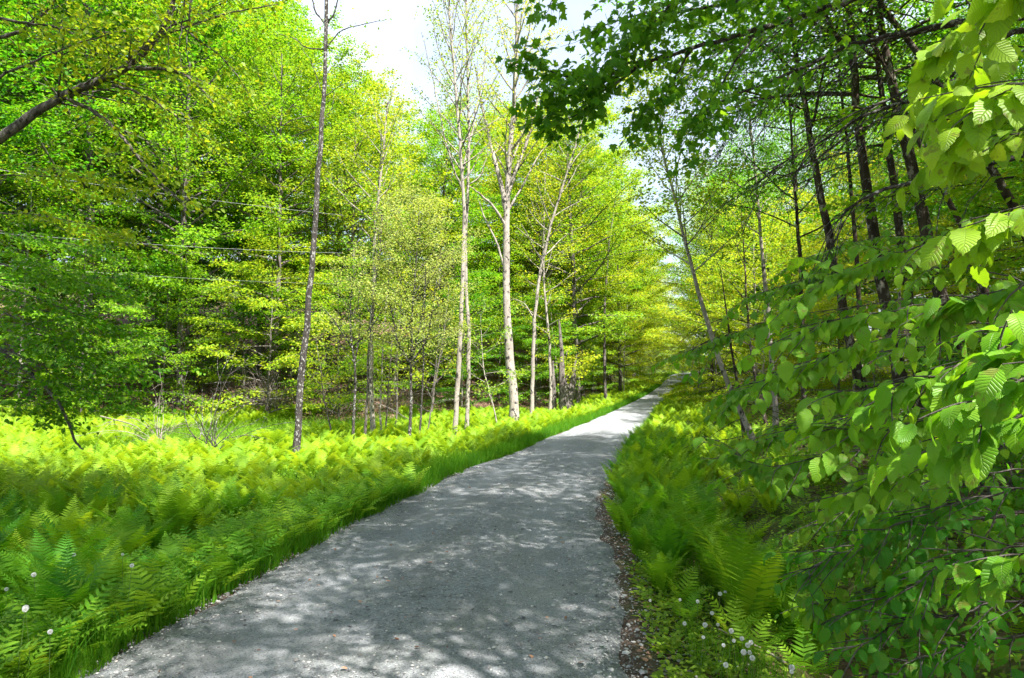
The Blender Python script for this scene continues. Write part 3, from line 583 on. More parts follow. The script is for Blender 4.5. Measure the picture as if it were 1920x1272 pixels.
rhero('slender brown tree between the leaning and the straight birch right of the road', (1441, 820), [(1428, 760), (1414, 700), (1405, 640), (1398, 540)], .06, M['bark_brown'], above=2, crown=[sparse(.5, 14, 1.6, 14, .08)])
rhero('dark tree leaning left, leftmost of the dark trunks on the right bank', (1625, 760), [(1595, 640), (1570, 545), (1550, 430), (1525, 295), (1505, 180)], .12, M['bark_brown'], hz=13)
rhero('thin dark tree between two stouter dark trunks on the right bank', (1612, 720), [(1612, 600), (1607, 500), (1598, 380), (1585, 240)], .07, M['bark_brown'], hz=14)
rhero('stout dark tree with pale bark patches on the right bank', (1700, 780), [(1672, 640), (1650, 535), (1635, 400), (1618, 300), (1605, 220), (1594, 80)], .145, M['bark_brown'], hz=12)
rhero('dark upright tree just left of the stoutest leaning trunk on the right bank', (1735, 760), [(1712, 640), (1700, 540), (1688, 430), (1672, 320), (1655, 200)], .12, M['bark_brown'], hz=12.5)
rhero('stoutest dark trunk on the right bank, leaning left with a crooked side limb', (1800, 700), [(1762, 545), (1738, 440), (1715, 340), (1692, 240), (1672, 150), (1650, 50)], .15, M['bark_brown'], hz=11.5,
      forks=[([(1712, 330, 0), (1690, 260, 0), (1660, 225, 0), (1620, 205, 0), (1560, 190, 0)], .045, .012, 8, .8, 10, .085), ([(1650, 230, 0), (1600, 250, -.5), (1540, 290, -1), (1480, 330, -1.5)], .03, .01, 8, .8, 14, .085)])
rhero('slim dark trunk leaning left, second from the right edge of the right bank', (1870, 600), [(1838, 500), (1800, 420), (1760, 345), (1720, 260), (1690, 200)], .07, M['bark_brown'], hz=11)
rhero('dark leaning trunk with grey patches at the right edge of the right bank', (1960, 500), [(1895, 375), (1840, 285), (1790, 200), (1740, 120), (1690, 60)], .095, M['bark_brown'], hz=11)

# ------------------------------------------------------------------ big trees beside the viewpoint whose limbs hang into the picture
def limb_pts(T, pts, o, dyj=0):
    q = np.array([W(px, py, Y) - o for px, py, Y in pts]); n = len(q); s = np.linspace(0, n - 1, 4 * n)
    q = np.stack([np.interp(s, np.arange(n), q[:, i]) for i in range(3)], -1)
    for _ in range(2): q[1:-1] = (q[:-2] + 2 * q[1:-1] + q[2:]) / 4
    q[1:] += T.n(0, .006, (len(q) - 1, 3)); return q
# left: limbs entering at the picture's upper left, trunk outside it
T = Tree(301); o = np.array((-9.6, 7.6, gz(-9.6, 7.6)))
root = empty('overhanging_maple', tuple(o), 'big maple left of the clearing whose thick limb and drooping sprays reach over the ferns', 'tree')
tr = straight(T.r, 15); tr[0, 2] = -.4; rt = np.linspace(.24, .05, 12)
def attach(q):
    k = int(np.argmin(np.abs(tr[:, 2] - (q[0][2] - .6)))); return np.concatenate([[tr[k]], q])
kw = dict(spread=.11, tilt=.5, droop=.45)
q = limb_pts(T, [(0, 262, 8), (60, 215, 8), (120, 180, 8), (190, 150, 8), (240, 128, 8), (290, 80, 8.1), (320, 20, 8.2), (345, -40, 8.3)], o); T.branch(attach(q), .062, 34, 1.3, 26, .075, taper=.35, **kw)
for pts, r0, tw, tl, l in [([(125, 185, 8), (160, 200, 8), (200, 225, 7.9), (240, 270, 7.8), (290, 330, 7.7), (340, 380, 7.6)], .03, 16, 1.0, 24), ([(225, 128, 8), (280, 128, 8), (330, 132, 8), (360, 150, 7.9), (400, 192, 7.9)], .028, 14, .9, 18),
      ([(210, 160, 8), (260, 172, 8), (320, 210, 8), (370, 255, 8)], .02, 12, .8, 18), ([(235, 120, 8), (270, 80, 8.2), (350, 50, 8.4), (440, 20, 8.5), (520, 10, 8.6)], .03, 18, 1.0, 14), ([(260, 100, 8), (300, 60, 8), (370, 30, 8.2), (450, -10, 8.3)], .02, 14, .9, 12),
      ([(0, 70, 8.5), (40, 60, 8.5), (90, 20, 8.5), (120, -20, 8.5)], .03, 14, 1.2, 26), ([(0, 35, 7.5), (60, 45, 7.5), (150, 60, 7.6), (260, 60, 7.6)], .02, 16, 1.2, 24), ([(-60, 180, 7), (30, 130, 7.1), (120, 90, 7.2), (220, 60, 7.3)], .02, 16, 1.2, 24), ([(-80, 330, 8), (40, 330, 8.2), (140, 330, 8.4), (230, 350, 8.6)], .010, 18, 1.2, 26),
      ([(-40, 400, 8.5), (60, 400, 8.7), (160, 420, 8.9), (240, 450, 9)], .010, 18, 1.2, 26), ([(310, 30, 8.2), (420, 110, 8.6), (470, 180, 8.8)], .014, 10, .9, 14)]:
    q = limb_pts(T, pts, o); q = attach(q) if pts[0][0] <= 0 else q; T.branch(q, r0, tw, tl, l, .075, taper=.3, **kw)
for px in (318, 338, 352):  # bare hanging twigs
    q = limb_pts(T, [(px + 10, -30, 8), (px + 4, 40, 8), (px - 4, 90, 8), (px + 4, 130, 8)], o); T.wood.append((q, np.linspace(.012, .003, len(q))))
T.crown(tr, rt, .55, 22, 4.2, up=.6, twigs=10, tl=1.3, lpt=24, size=.085, spread=.16)
T.build(root, M['bark_grey'], M['leaf_y'], 'mid', trunk=(tr, rt))
# left: lower tiers of a second tree
T = Tree(302); o = np.array((-10.8, 9.6, gz(-10.8, 9.6)))
root = empty('tiered_beech', tuple(o), 'leafy beech with low green tiers drooping over the left end of the clearing', 'tree')
tr = straight(T.r, 9); tr[0, 2] = -.3; rt = np.linspace(.12, .03, 12)
for k, (y0, x1, y1, Yd) in enumerate([(440, 190, 470, 9.6), (500, 250, 560, 9.4), (545, 170, 600, 9.0), (570, 290, 640, 9.6), (610, 200, 680, 9.2), (650, 280, 700, 9.6), (660, 150, 740, 9), (700, 260, 770, 9.6), (470, 120, 520, 9.3), (590, 120, 650, 8.7), (720, 100, 780, 9.2), (620, 240, 740, 9.5), (530, 230, 520, 9.9)]):
    q = limb_pts(T, [(-70, y0 - 30, 9.5), (20, y0, (9.5 + Yd) / 2), (.55 * x1, y0 * .6 + y1 * .4, Yd), (x1, y1, Yd)], o); T.branch(attach(q), .013, 22, 1.15, 26, .078, spread=.09, tilt=.42, droop=.35, taper=.2, t0=.3)
q = limb_pts(T, [(-30, 640, 9.4), (60, 700, 9.4), (115, 760, 9.3), (140, 830, 9.2), (155, 842, 9.2)], o); T.wood.append((attach(q), np.linspace(.035, .01, len(q) + 1)))
T.build(root, M['bark_grey'], M['leaf_g'], 'mid', trunk=(tr, rt))

# right: maple overhead, its dark-leaved limbs hang over the road at top centre
T = Tree(303); o = np.array((7.2, 4.4, gz(7.2, 4.4)))
root = empty('overhead_maple', tuple(o), 'maple with dark drooping leaves and long limbs hanging over the road from the upper right', 'tree')
tr = straight(T.r, 13, lean=-.05); tr[0, 2] = -.4; rt = np.linspace(.2, .05, 12)
kw = dict(spread=.075, tilt=.6, droop=.75)
for pts, r0, tw, tl, l in [([(1700, -60, 6.2), (1590, 5, 6.1), (1500, 28, 6.1), (1400, 62, 6), (1300, 90, 6), (1220, 115, 6), (1130, 125, 6)], .035, 24, .9, 20), ([(1260, 100, 6), (1180, 130, 6), (1110, 150, 5.9), (1040, 140, 5.9), (985, 110, 5.8)], .016, 18, .6, 20),
      ([(1230, 112, 6), (1140, 150, 6), (1080, 180, 5.9), (1020, 175, 5.8)], .012, 16, .55, 20), ([(1210, 118, 6), (1130, 170, 6.1), (1090, 215, 6), (1010, 235, 6)], .012, 15, .5, 19), ([(1790, 40, 6), (1700, 62, 6), (1600, 80, 6), (1540, 110, 6), (1450, 150, 6), (1370, 180, 6), (1300, 220, 6)], .022, 16, .8, 12),
      ([(1500, -40, 6), (1400, 0, 6), (1300, 20, 6), (1200, 25, 6), (1130, 50, 6)], .02, 22, .8, 22), ([(1350, -80, 5.6), (1280, -20, 5.6), (1230, 40, 5.6), (1180, 80, 5.6)], .016, 18, .8, 22), ([(1300, 90, 6), (1270, 140, 6), (1240, 190, 6), (1200, 230, 6)], .012, 14, .7, 20),
      ([(1420, 60, 6), (1370, 130, 6), (1330, 200, 6), (1300, 250, 6)], .012, 14, .7, 18), ([(1120, -60, 5.6), (1060, -30, 5.6), (1035, 0, 5.6), (1025, 25, 5.6)], .008, 6, .3, 8), ([(1250, -80, 5.6), (1130, -50, 5.6), (1020, -25, 5.6), (995, -10, 5.6)], .01, 8, .3, 7), ([(1700, -20, 5.5), (1600, -10, 5.5), (1480, -20, 5.5), (1380, -30, 5.5)], .014, 18, .9, 18)]:
    q = limb_pts(T, pts, o); q = attach(q) if pts[0][0] >= 1700 or pts[0][1] <= -40 else q; T.branch(q, r0, tw, tl, int(l * .8), .078, taper=.3, **kw)
T.crown(tr, rt, .62, 15, 3.6, up=.5, twigs=12, tl=1.5, lpt=36, size=.11, spread=.17)
T.build(root, M['bark_dark'], M['leaf_d'], 'maple', trunk=(tr, rt))

# right: hemlock with dead fan-shaped twigs (upper right) and a low one by the verge
def dead_fan(T, pts, o, r0, n, ln, seed=0):
    q = limb_pts(T, pts, o); T.wood.append((q, np.linspace(r0, .004, len(q))))
    for k in range(n):
        x = (len(q) - 1) * (.15 + .83 * (k + T.u()) / n); i = int(min(x, len(q) - 2)); p = q[i] + (q[i + 1] - q[i]) * (x - i); ax = norm(q[i + 1] - q[i])
        sd = norm(np.cross(ax, UP)) * (1 if k % 2 else -1); d = norm(ax * 1.0 + sd * .35 - UP * T.u(.1, .7) + T.n(0, .12, 3))
        tw = T.poly(p, d, ln * T.u(.5, 1.2), 6, bend=-.5, wob=.07); T.wood.append((tw, np.linspace(.0065, .0022, 6)))
        for j in range(4):
            jj = T.r.integers(1, 5); T.wood.append((T.poly(tw[jj], norm(norm(tw[jj] - tw[jj - 1]) + T.n(0, .5, 3)), ln * T.u(.15, .45), 4, bend=-.3), np.linspace(.004, .0015, 4)))
T = Tree(304); o = np.array((9.3, 6.6, gz(9.3, 6.6))); root = empty('dead_twig_hemlock', tuple(o), 'hemlock with long bare branches fanning into fine dark twigs at the upper right', 'tree')
tr = straight(T.r, 12); tr[0, 2] = -.3; rt = np.linspace(.16, .04, 12)
for pts, n_, ln in [([(1800, -40, 7.5), (1700, -20, 7.5), (1600, 0, 7.5), (1500, 30, 7.5), (1400, 70, 7.5), (1330, 95, 7.5)], 26, 1.3), ([(1900, 20, 7.5), (1780, 50, 7.5), (1640, 75, 7.5), (1560, 110, 7.5), (1470, 165, 7.5), (1380, 210, 7.5)], 30, 1.4), ([(1950, 170, 7), (1800, 150, 7), (1720, 185, 7), (1620, 215, 7), (1520, 280, 7), (1400, 340, 7)], 24, 1.2), ([(1960, 280, 6), (1860, 305, 6), (1740, 335, 6), (1640, 360, 6), (1580, 400, 6), (1550, 440, 6)], 14, .8), ([(1900, 60, 7), (1780, 130, 7), (1660, 190, 7), (1560, 230, 7)], 22, 1.2)]:
    q0 = np.array([tr[int(np.argmin(np.abs(tr[:, 2] - (W(*pts[0])[2] - o[2]))))]]); dead_fan(T, pts, o, .03, n_, ln)
    T.wood.append((np.array([q0[0], W(*pts[0]) - o]), np.array([.034, .03])))
T.crown(tr, rt, .75, 9, 1.8, up=.1, twigs=10, tl=.8, lpt=16, size=.05, spread=.1)
T.build(root, M['bark_dark'], M['leaf_d'], 'fold', trunk=(tr, rt), names=('trunk', 'crown'))
T = Tree(305); b = G(1400, 850); o = b; root = empty('low_hemlock', tuple(b), 'small half-dead hemlock with drooping dark twigs beside the leaning birch on the right verge', 'tree')
tr = straight(T.r, 4.5, lean=-.12); rt = np.linspace(.05, .01, 12)
for k in range(26):
    h = T.u(.5, 3.6); a_ = T.u(0, 6.28); p = tr[int(h / 4.5 * 11)]; q = T.poly(p, (math.cos(a_), math.sin(a_), -.15), T.u(1.0, 2.1), 7, bend=-.35)
    T.wood.append((q, np.linspace(.012, .003, 7)))
    for j in range(10):
        i = T.r.integers(1, 7); s_ = T.poly(q[i], norm(norm(q[i] - q[i - 1]) * .8 + T.n(0, .6, 3)), T.u(.2, .6), 4, bend=-.5); T.wood.append((s_, np.linspace(.005, .002, 4)))
        if T.u() < .35 and h < 2: T.leaves_on(s_, 16, .03, .03, tilt=.6)
T.build(root, M['bark_brown'], M['leaf_d'], 'fold', trunk=(tr, rt))

# ------------------------------------------------------------------ broad-leaved saplings close to the viewpoint, right side
def leafy_branch(T, q, r0, twigs, tl, size, sp_=.045, mature=1.0, droop=.55, t0=.15, tilt=.28):
    """a branch whose twigs carry alternate broad leaves one by one"""
    n = len(q); T.wood.append((q, np.linspace(r0, .0022, n)))
    def row(pl, a, start=.12):
        Ls = np.linalg.norm(pl[-1] - pl[0]); m = max(3, int(Ls / sp_)); side0 = norm(np.cross(norm(pl[-1] - pl[0]), UP) + 1e-6)
        for k in range(m + 1):
            t = start + (1 - start) * k / m; x = min(t, .999) * (len(pl) - 1); i = int(x); p = pl[i] + (pl[min(i + 1, len(pl) - 1)] - pl[i]) * (x - i)
            ax = norm(pl[min(i + 1, len(pl) - 1)] - pl[i]); sd = side0 * (1 if k % 2 else -1) if k < m else side0 * 0
            d = norm(ax * .62 + sd * .8 - UP * droop * T.u(.5, 1.4) + T.n(0, .13, 3)); nr = norm(UP + ax * .25 + sd * .25 + T.n(0, tilt * 1.5, 3))
            T.put(p + d * .16 * a, d, nr, a * T.u(.42, 1.12) * (1 if k else .8))
    row(q, size, .5)
    for k in range(twigs):
        t = t0 + (.97 - t0) * (k + T.u(.2, .8)) / twigs; x = t * (n - 1); i = int(x); p = q[i] + (q[min(i + 1, n - 1)] - q[i]) * (x - i); ax = norm(q[min(i + 1, n - 1)] - q[i])
        sd = norm(np.cross(ax, UP)) * (1 if k % 2 else -1); d = norm(ax * .9 + sd * T.u(.5, .95) + T.n(0, .15, 3)); tw = T.poly(p, d, tl * (1.15 - .6 * t) * T.u(.7, 1.2), 6, bend=-.28, wob=.05)
        T.wood.append((tw, np.linspace(.0038, .0014, 6))); row(tw, size * T.u(.85, 1.05))
def near_sapling(seed, base, H, r0, limbs, size, label, name='beech_sapling', leafm='leaf_hi', lean=(0, 0), dens=1.5, **kw):
    T = Tree(seed); o = np.array((base[0], base[1], gz(*base))); root = empty(name, tuple(o), label, 'sapling')
    z = np.linspace(-.1, H, 14); tr = np.stack([lean[0] * (z / H) ** 1.4 * H + T.n(0, .01, 14), lean[1] * (z / H) * H + T.n(0, .01, 14), z], -1); rt = np.linspace(r0, r0 * .3, 14)
    for pts, tw, tl in limbs:
        q = limb_pts(T, pts, o); zz = q[0][2]; k = int(np.argmin(np.abs(tr[:, 2] - np.clip(zz - .25, .2, H)))); lead = q[0] * .5 + tr[k] * .5 + (0, 0, .08)
        q = np.concatenate([[tr[k], lead], q]); leafy_branch(T, q, max(.006, r0 * .25), int(tw * dens), tl, size, t0=.18, **kw)
    T.build(root, M['bark_grey'], M[leafm], 'hi', trunk=(tr, rt), names=('trunk', 'leaves')); return root
# nearest: limbs from the right edge at 1.5-2.4 m
near_sapling(401, (2.35, 1.5), 4.2, .022, [([(2050, -60, 1.9), (1930, 0, 1.95), (1820, 40, 2.0), (1740, 95, 2.05)], 5, .30), ([(2060, 120, 1.5), (1960, 150, 1.55), (1880, 175, 1.6), (1800, 235, 1.65)], 4, .24), ([(2050, 60, 2.3), (1900, 90, 2.3), (1800, 140, 2.35), (1720, 210, 2.4)], 6, .32),
   ([(2080, 330, 1.7), (1980, 370, 1.7), (1900, 395, 1.75), (1830, 425, 1.8)], 4, .26), ([(2080, 190, 2.4), (1960, 230, 2.4), (1850, 270, 2.45), (1750, 300, 2.5)], 4, .3), ([(2050, -120, 1.6), (1960, -60, 1.6), (1890, -20, 1.65)], 4, .26)], .105,
   'nearest beech sapling with large pale-green veined leaves hanging in from the upper right edge')
near_sapling(402, (2.2, 1.15), 2.2, .018, [([(2080, 560, 1.5), (1980, 600, 1.5), (1900, 640, 1.55), (1830, 690, 1.6)], 4, .2), ([(2050, 660, 1.35), (1960, 690, 1.4), (1880, 720, 1.45), (1800, 770, 1.5)], 4, .2), ([(2080, 600, 1.9), (1940, 640, 1.95), (1820, 680, 2.0), (1700, 720, 2.05), (1610, 770, 2.1)], 7, .25),
   ([(2050, 740, 1.6), (1950, 760, 1.6), (1860, 790, 1.65), (1770, 850, 1.7)], 4, .22), ([(2080, 480, 2.2), (1950, 520, 2.2), (1830, 560, 2.25), (1740, 590, 2.3)], 5, .3), ([(2040, 990, 1.7), (1960, 1020, 1.7), (1880, 1050, 1.75), (1825, 1095, 1.8)], 3, .18)], .095,
   'beech sapling at the right edge with big glowing veined leaves at mid height')
near_sapling(403, (4.0, 2.9), 2.6, .022, [([(1980, 520, 3.0), (1830, 560, 3.0), (1700, 580, 3.0), (1560, 600, 3.0), (1470, 640, 3.0)], 10, .42), ([(1980, 640, 2.7), (1820, 690, 2.7), (1680, 720, 2.7), (1560, 740, 2.7)], 9, .36), ([(1960, 730, 2.6), (1800, 770, 2.6), (1660, 810, 2.6), (1540, 800, 2.7)], 9, .34), ([(1980, 420, 3.3), (1820, 440, 3.3), (1680, 470, 3.3), (1560, 520, 3.3), (1480, 560, 3.3)], 9, .45),
   ([(1900, 600, 3.5), (1720, 620, 3.5), (1560, 660, 3.5), (1420, 720, 3.5)], 9, .42), ([(1940, 830, 2.8), (1800, 850, 2.8), (1680, 880, 2.8), (1580, 930, 2.8)], 8, .34)], .092,
   'wide-spreading beech sapling whose leafy tiers fill the right side at eye level')
near_sapling(404, (3.9, 3.9), 2.3, .02, [([(1850, 820, 3.8), (1700, 830, 3.8), (1560, 850, 3.8), (1440, 880, 3.8), (1370, 850, 3.8)], 12, .5), ([(1800, 760, 4.2), (1650, 770, 4.2), (1500, 800, 4.3), (1400, 840, 4.3)], 10, .5), ([(1900, 880, 3.5), (1760, 900, 3.5), (1620, 940, 3.5), (1520, 990, 3.5)], 12, .45), ([(1950, 950, 3.3), (1800, 980, 3.3), (1660, 1010, 3.3), (1560, 1060, 3.3)], 12, .42),
   ([(1800, 640, 4.4), (1650, 660, 4.4), (1500, 680, 4.4), (1380, 740, 4.4)], 10, .5), ([(1900, 1020, 3.2), (1760, 1060, 3.2), (1640, 1100, 3.2), (1520, 1140, 3.2)], 11, .4)], .085,
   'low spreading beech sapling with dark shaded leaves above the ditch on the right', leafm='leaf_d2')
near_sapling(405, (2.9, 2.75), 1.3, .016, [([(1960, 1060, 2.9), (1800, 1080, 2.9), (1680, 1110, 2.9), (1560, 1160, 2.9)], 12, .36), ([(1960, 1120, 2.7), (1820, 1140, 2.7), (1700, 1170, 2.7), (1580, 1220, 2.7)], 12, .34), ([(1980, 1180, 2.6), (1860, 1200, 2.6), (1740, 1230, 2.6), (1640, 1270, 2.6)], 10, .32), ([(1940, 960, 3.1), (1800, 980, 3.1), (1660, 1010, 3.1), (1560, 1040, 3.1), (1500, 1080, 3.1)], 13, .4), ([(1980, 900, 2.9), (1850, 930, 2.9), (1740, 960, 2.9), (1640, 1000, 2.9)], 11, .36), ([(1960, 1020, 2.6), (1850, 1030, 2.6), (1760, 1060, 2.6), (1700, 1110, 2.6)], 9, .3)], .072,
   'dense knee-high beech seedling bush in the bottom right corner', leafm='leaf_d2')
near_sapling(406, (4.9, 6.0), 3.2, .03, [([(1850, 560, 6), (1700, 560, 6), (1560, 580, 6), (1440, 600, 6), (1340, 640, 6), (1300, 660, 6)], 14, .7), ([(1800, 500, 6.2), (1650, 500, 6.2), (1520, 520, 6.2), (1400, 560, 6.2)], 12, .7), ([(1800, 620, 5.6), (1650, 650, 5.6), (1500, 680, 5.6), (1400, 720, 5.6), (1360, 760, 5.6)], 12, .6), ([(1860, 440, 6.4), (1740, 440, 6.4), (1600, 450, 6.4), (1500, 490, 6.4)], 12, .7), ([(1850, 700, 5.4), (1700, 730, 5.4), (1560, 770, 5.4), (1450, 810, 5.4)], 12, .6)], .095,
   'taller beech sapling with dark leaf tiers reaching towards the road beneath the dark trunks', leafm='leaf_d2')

# ------------------------------------------------------------------ ferns and low plants
def frond(L, arch, npair, wid, pin_w, r, yaw, lean, detail=True, tipcurl=.3, blunt=False):
    """one frond in local space: returns V, quads, tris. lean=angle from vertical at base"""
    V, Q, T3 = [], [], []
    s = np.linspace(0, 1, npair + 4); ang = lean + arch * s ** 1.6
    dx = np.cumsum(np.sin(ang)) * L / len(s); dz = np.cumsum(np.cos(ang)) * L / len(s)
    c, sn = math.cos(yaw), math.sin(yaw)
    def pt(x, y, z): return (x * c - y * sn, x * sn + y * c, z)
    rw = .0028 * L / .7
    for i in range(len(s)):
        w_ = rw * (1.3 - s[i]); V += [pt(dx[i], -w_, dz[i]), pt(dx[i], w_, dz[i] + w_)]
        if i: k = len(V); Q.append((k - 4, k - 2, k - 1, k - 3))
    for i in range(3, len(s)):
        t = s[i]; tx, tz = math.sin(ang[i]), math.cos(ang[i]); nx_, nz_ = -tz, tx
        q = (t - s[3]) / (1 - s[3]); ln = wid * (math.sin(math.pi * min(1, (.18 + .82 * q)) ** .9) if not blunt else (1 - q) ** .6 * .9 + .12) * L * r.uniform(.9, 1.05)
        ln = max(ln, .012)
        for sd in (-1, 1):
            b = np.array((dx[i], sd * rw, dz[i])); out = norm(np.array((tx * .42, sd, tz * .42)) + r.normal(0, .06, 3) + np.array((nx_, 0, nz_)) * r.uniform(-.15, .1)); along = np.array((tx, 0, tz)); w2 = pin_w * L * (.6 + .4 * math.sin(math.pi * min(q + .2, 1)))
            p0 = b - along * w2 * .5; p1 = b + along * w2 * .5; m0 = b + out * ln * .5 - along * w2 * .55 + np.array((nx_, 0, nz_)) * .02 * ln; m1 = b + out * ln * .5 + along * w2 * .45; tp = b + out * ln - np.array((nx_, 0, nz_)) * .12 * ln
            k = len(V); V += [pt(*p0), pt(*p1), pt(*m1), pt(*m0), pt(*tp)]; Q.append((k, k + 3, k + 2, k + 1)); T3.append((k + 3, k + 4, k + 2))
    return V, Q, T3
def clump(seed, nf, L, npair, wid, pin_w, lean, arch, blunt=False):
    r = rng(seed); V, Q, T3, tint = [], [], [], []
    for k in range(nf):
        v, q, t3 = frond(L * r.uniform(.7, 1.1), arch * r.uniform(.6, 1.3), npair, wid, pin_w, r, 6.283 * k / nf + r.normal(0, .25), lean * r.uniform(.6, 1.4), blunt=blunt)
        off = len(V); V += [(a[0] + .03 * math.cos(k), a[1] + .03 * math.sin(k), a[2]) for a in v]; Q += [tuple(i + off for i in a) for a in q]; T3 += [tuple(i + off for i in a) for a in t3]
    V = np.array(V); Q = np.array(Q); T3 = np.array(T3); rn = r.random(nf)
    tint = np.concatenate([np.repeat(rn, len(Q) // nf), np.repeat(rn, len(T3) // nf)])
    return V, Q, T3, tint
FC = [clump(500 + k, 8, .80, 24, .20, .034, .22, .75) for k in range(4)]           # tall ostrich fern
FL = [clump(520 + k, 7, .75, 13, .20, .062, .25, .9) for k in range(3)]           # the same, coarser, for the far field
FS = [clump(540 + k, 6, .50, 9, .27, .052, .35, 1.0, blunt=True) for k in range(4)]      # sensitive fern
def cm(name, c, mat): return mesh_np(name, c[0], [c[1], c[2]], mat, rnd=c[3])
meC = [cm('fern', c, M['fern']) for c in FC]; meS = [cm('fern', c, M['fern_s']) for c in FS]
def merged(name, items, protos, mat, label):
    """items: list of (k, x, y, z, rz, s, tiltx, tilty)"""
    Vs, Qs, Ts, R1, R2, off = [], [], [], [], [], 0; rr_ = rng(9)
    for k, x, y, z, rz, s, ax, ay in items:
        V, Q, T3, tn = protos[k % len(protos)]; c, sn = math.cos(rz), math.sin(rz)
        v = np.stack([V[:, 0] * c - V[:, 1] * sn + ax * V[:, 2], V[:, 0] * sn + V[:, 1] * c + ay * V[:, 2], V[:, 2]], -1) * s + (x, y, z)
        Vs.append(v); Qs.append(Q + off); R1.append(np.clip(tn[:len(Q)] * .7 + .3 * rr_.random(), 0, 1)); off += len(V)
        if len(T3): Ts.append(T3 + off - len(V)); R2.append(np.clip(tn[len(Q):] * .7 + .3 * rr_.random(), 0, 1))
    f = [np.concatenate(Qs)] + ([np.concatenate(Ts)] if Ts else []); t = np.concatenate(R1 + R2)
    me = mesh_np(name, np.concatenate(Vs), f, mat, rnd=t); return tag(link(name, me), label, kind='stuff')
r = rng(21)
def scatter_left(N, y0, y1, dmin, dmax, sep):
    out = []; cell = {}
    for _ in range(N):
        y = r.uniform(y0, y1); d = r.uniform(dmin, dmax); x = float(xl(y)) - d
        if abs(x) > .80 * y + 1.2: continue
        key = (int(x / sep), int(y / sep))
        if any((key[0] + i, key[1] + j) in cell and math.hypot(cell[(key[0] + i, key[1] + j)][0] - x, cell[(key[0] + i, key[1] + j)][1] - y) < sep * .8 for i in (-1, 0, 1) for j in (-1, 0, 1)): continue
        cell[key] = (x, y); out.append((x, y))
    return out
def scatter_right(N, y0, y1, dmin, dmax, sep):
    out = []
    for _ in range(N):
        y = r.uniform(y0, y1); d = r.uniform(dmin, dmax); x = float(xr(y)) + d
        if all((x - a) ** 2 + (y - b) ** 2 > sep * sep for a, b in out[-400:]): out.append((x, y))
    return out
near, far = [], []
for x, y in scatter_left(9000, 2.6, 31, .55, 24, .38):
    if y > np.interp(x, *FE) + 1.5: continue
    if -4.9 < x < -3.3 and 11.2 < y < 13.6 and abs(x - y * (-4.27 / 13.5)) < .45: continue
    g = sim_n(x, y, .35, 31)
    if (g < -.42 or sim_n(x, y, 1.3, 33) < -.75) and y > 4: continue
    s = r.uniform(.7, 1.12) * (.8 if float(xl(y)) - x < 1.0 else 1)
    (near if y < 9.5 else far).append((int(r.integers(9)), x, y, gz(x, y) - .03, r.uniform(0, 6.28), s, r.normal(0, .08), r.normal(0, .08)))
for x, y in scatter_left(5200, 28, 92, .35, 3.2, .55): far.append((int(r.integers(9)), x, y, gz(x, y) - .03, r.uniform(0, 6.28), r.uniform(.55, .85), 0, 0))
rfn = []
for x, y in scatter_right(1500, 5.0, 20, .2, 1.6, .42):
    if 5.2 < y < 20: rfn.append((int(r.integers(9)), x, y, gz(x, y) - .03, r.uniform(0, 6.28), r.uniform(.85, 1.25) * (.7 if x - xr(y) < .6 else 1), r.normal(0, .1), r.normal(0, .1)))
for x, y in scatter_right(2600, 10, 92, .3, 3.5, .5): far.append((int(r.integers(9)), x, y, gz(x, y) - .03, r.uniform(0, 6.28), r.uniform(.6, .95), 0, 0))
def put_ferns(items, mes, name, lab, grp, n):
    items = sorted(items, key=lambda q: q[1] ** 2 + q[2] ** 2)
    for k, x, y, z, rz, s, ax, ay in items[:n]:
        o = link(name, mes[k % len(mes)], loc=(x, y, z)); o.rotation_euler = (ax, ay, rz); o.scale = (s, s, s); tag(o, lab, 'fern', grp)
    return items[n:]
rest = put_ferns(near, meC, 'ostrich_fern', 'tall feathery green fern in the shaded fern bed left of the road', 'tall ferns in the shaded left bed', 175)
rest2 = put_ferns(rfn, meC, 'verge_fern', 'tall arching fern in the strip between the right road edge and the ditch', 'tall ferns along the right road edge', 110)
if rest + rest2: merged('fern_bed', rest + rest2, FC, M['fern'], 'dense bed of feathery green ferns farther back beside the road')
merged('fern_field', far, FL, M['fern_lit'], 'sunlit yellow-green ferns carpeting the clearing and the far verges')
sens = []
for x, y in scatter_left(1700, 2.8, 14, .06, .85, .22): sens.append((int(r.integers(9)), x, y, gz(x, y) - .02, r.uniform(0, 6.28), r.uniform(.75, 1.15), r.normal(0, .1), r.normal(0, .1)))
sr = []
for x, y in scatter_right(260, 4.6, 12, .3, 3.2, .3): sr.append((int(r.integers(9)), x, y, gz(x, y) - .02, r.uniform(0, 6.28), r.uniform(.55, .9), r.normal(0, .1), r.normal(0, .1)))
put_ferns(sens, meS, 'sensitive_fern', 'short light-green fern with broad leaflets along the left road edge', 'broad-leaflet ferns along the left road edge', 130)
put_ferns(sr, meS, 'ditch_fern', 'short light-green fern with broad leaflets around the ditch right of the road', 'broad-leaflet ferns around the right ditch', 60)

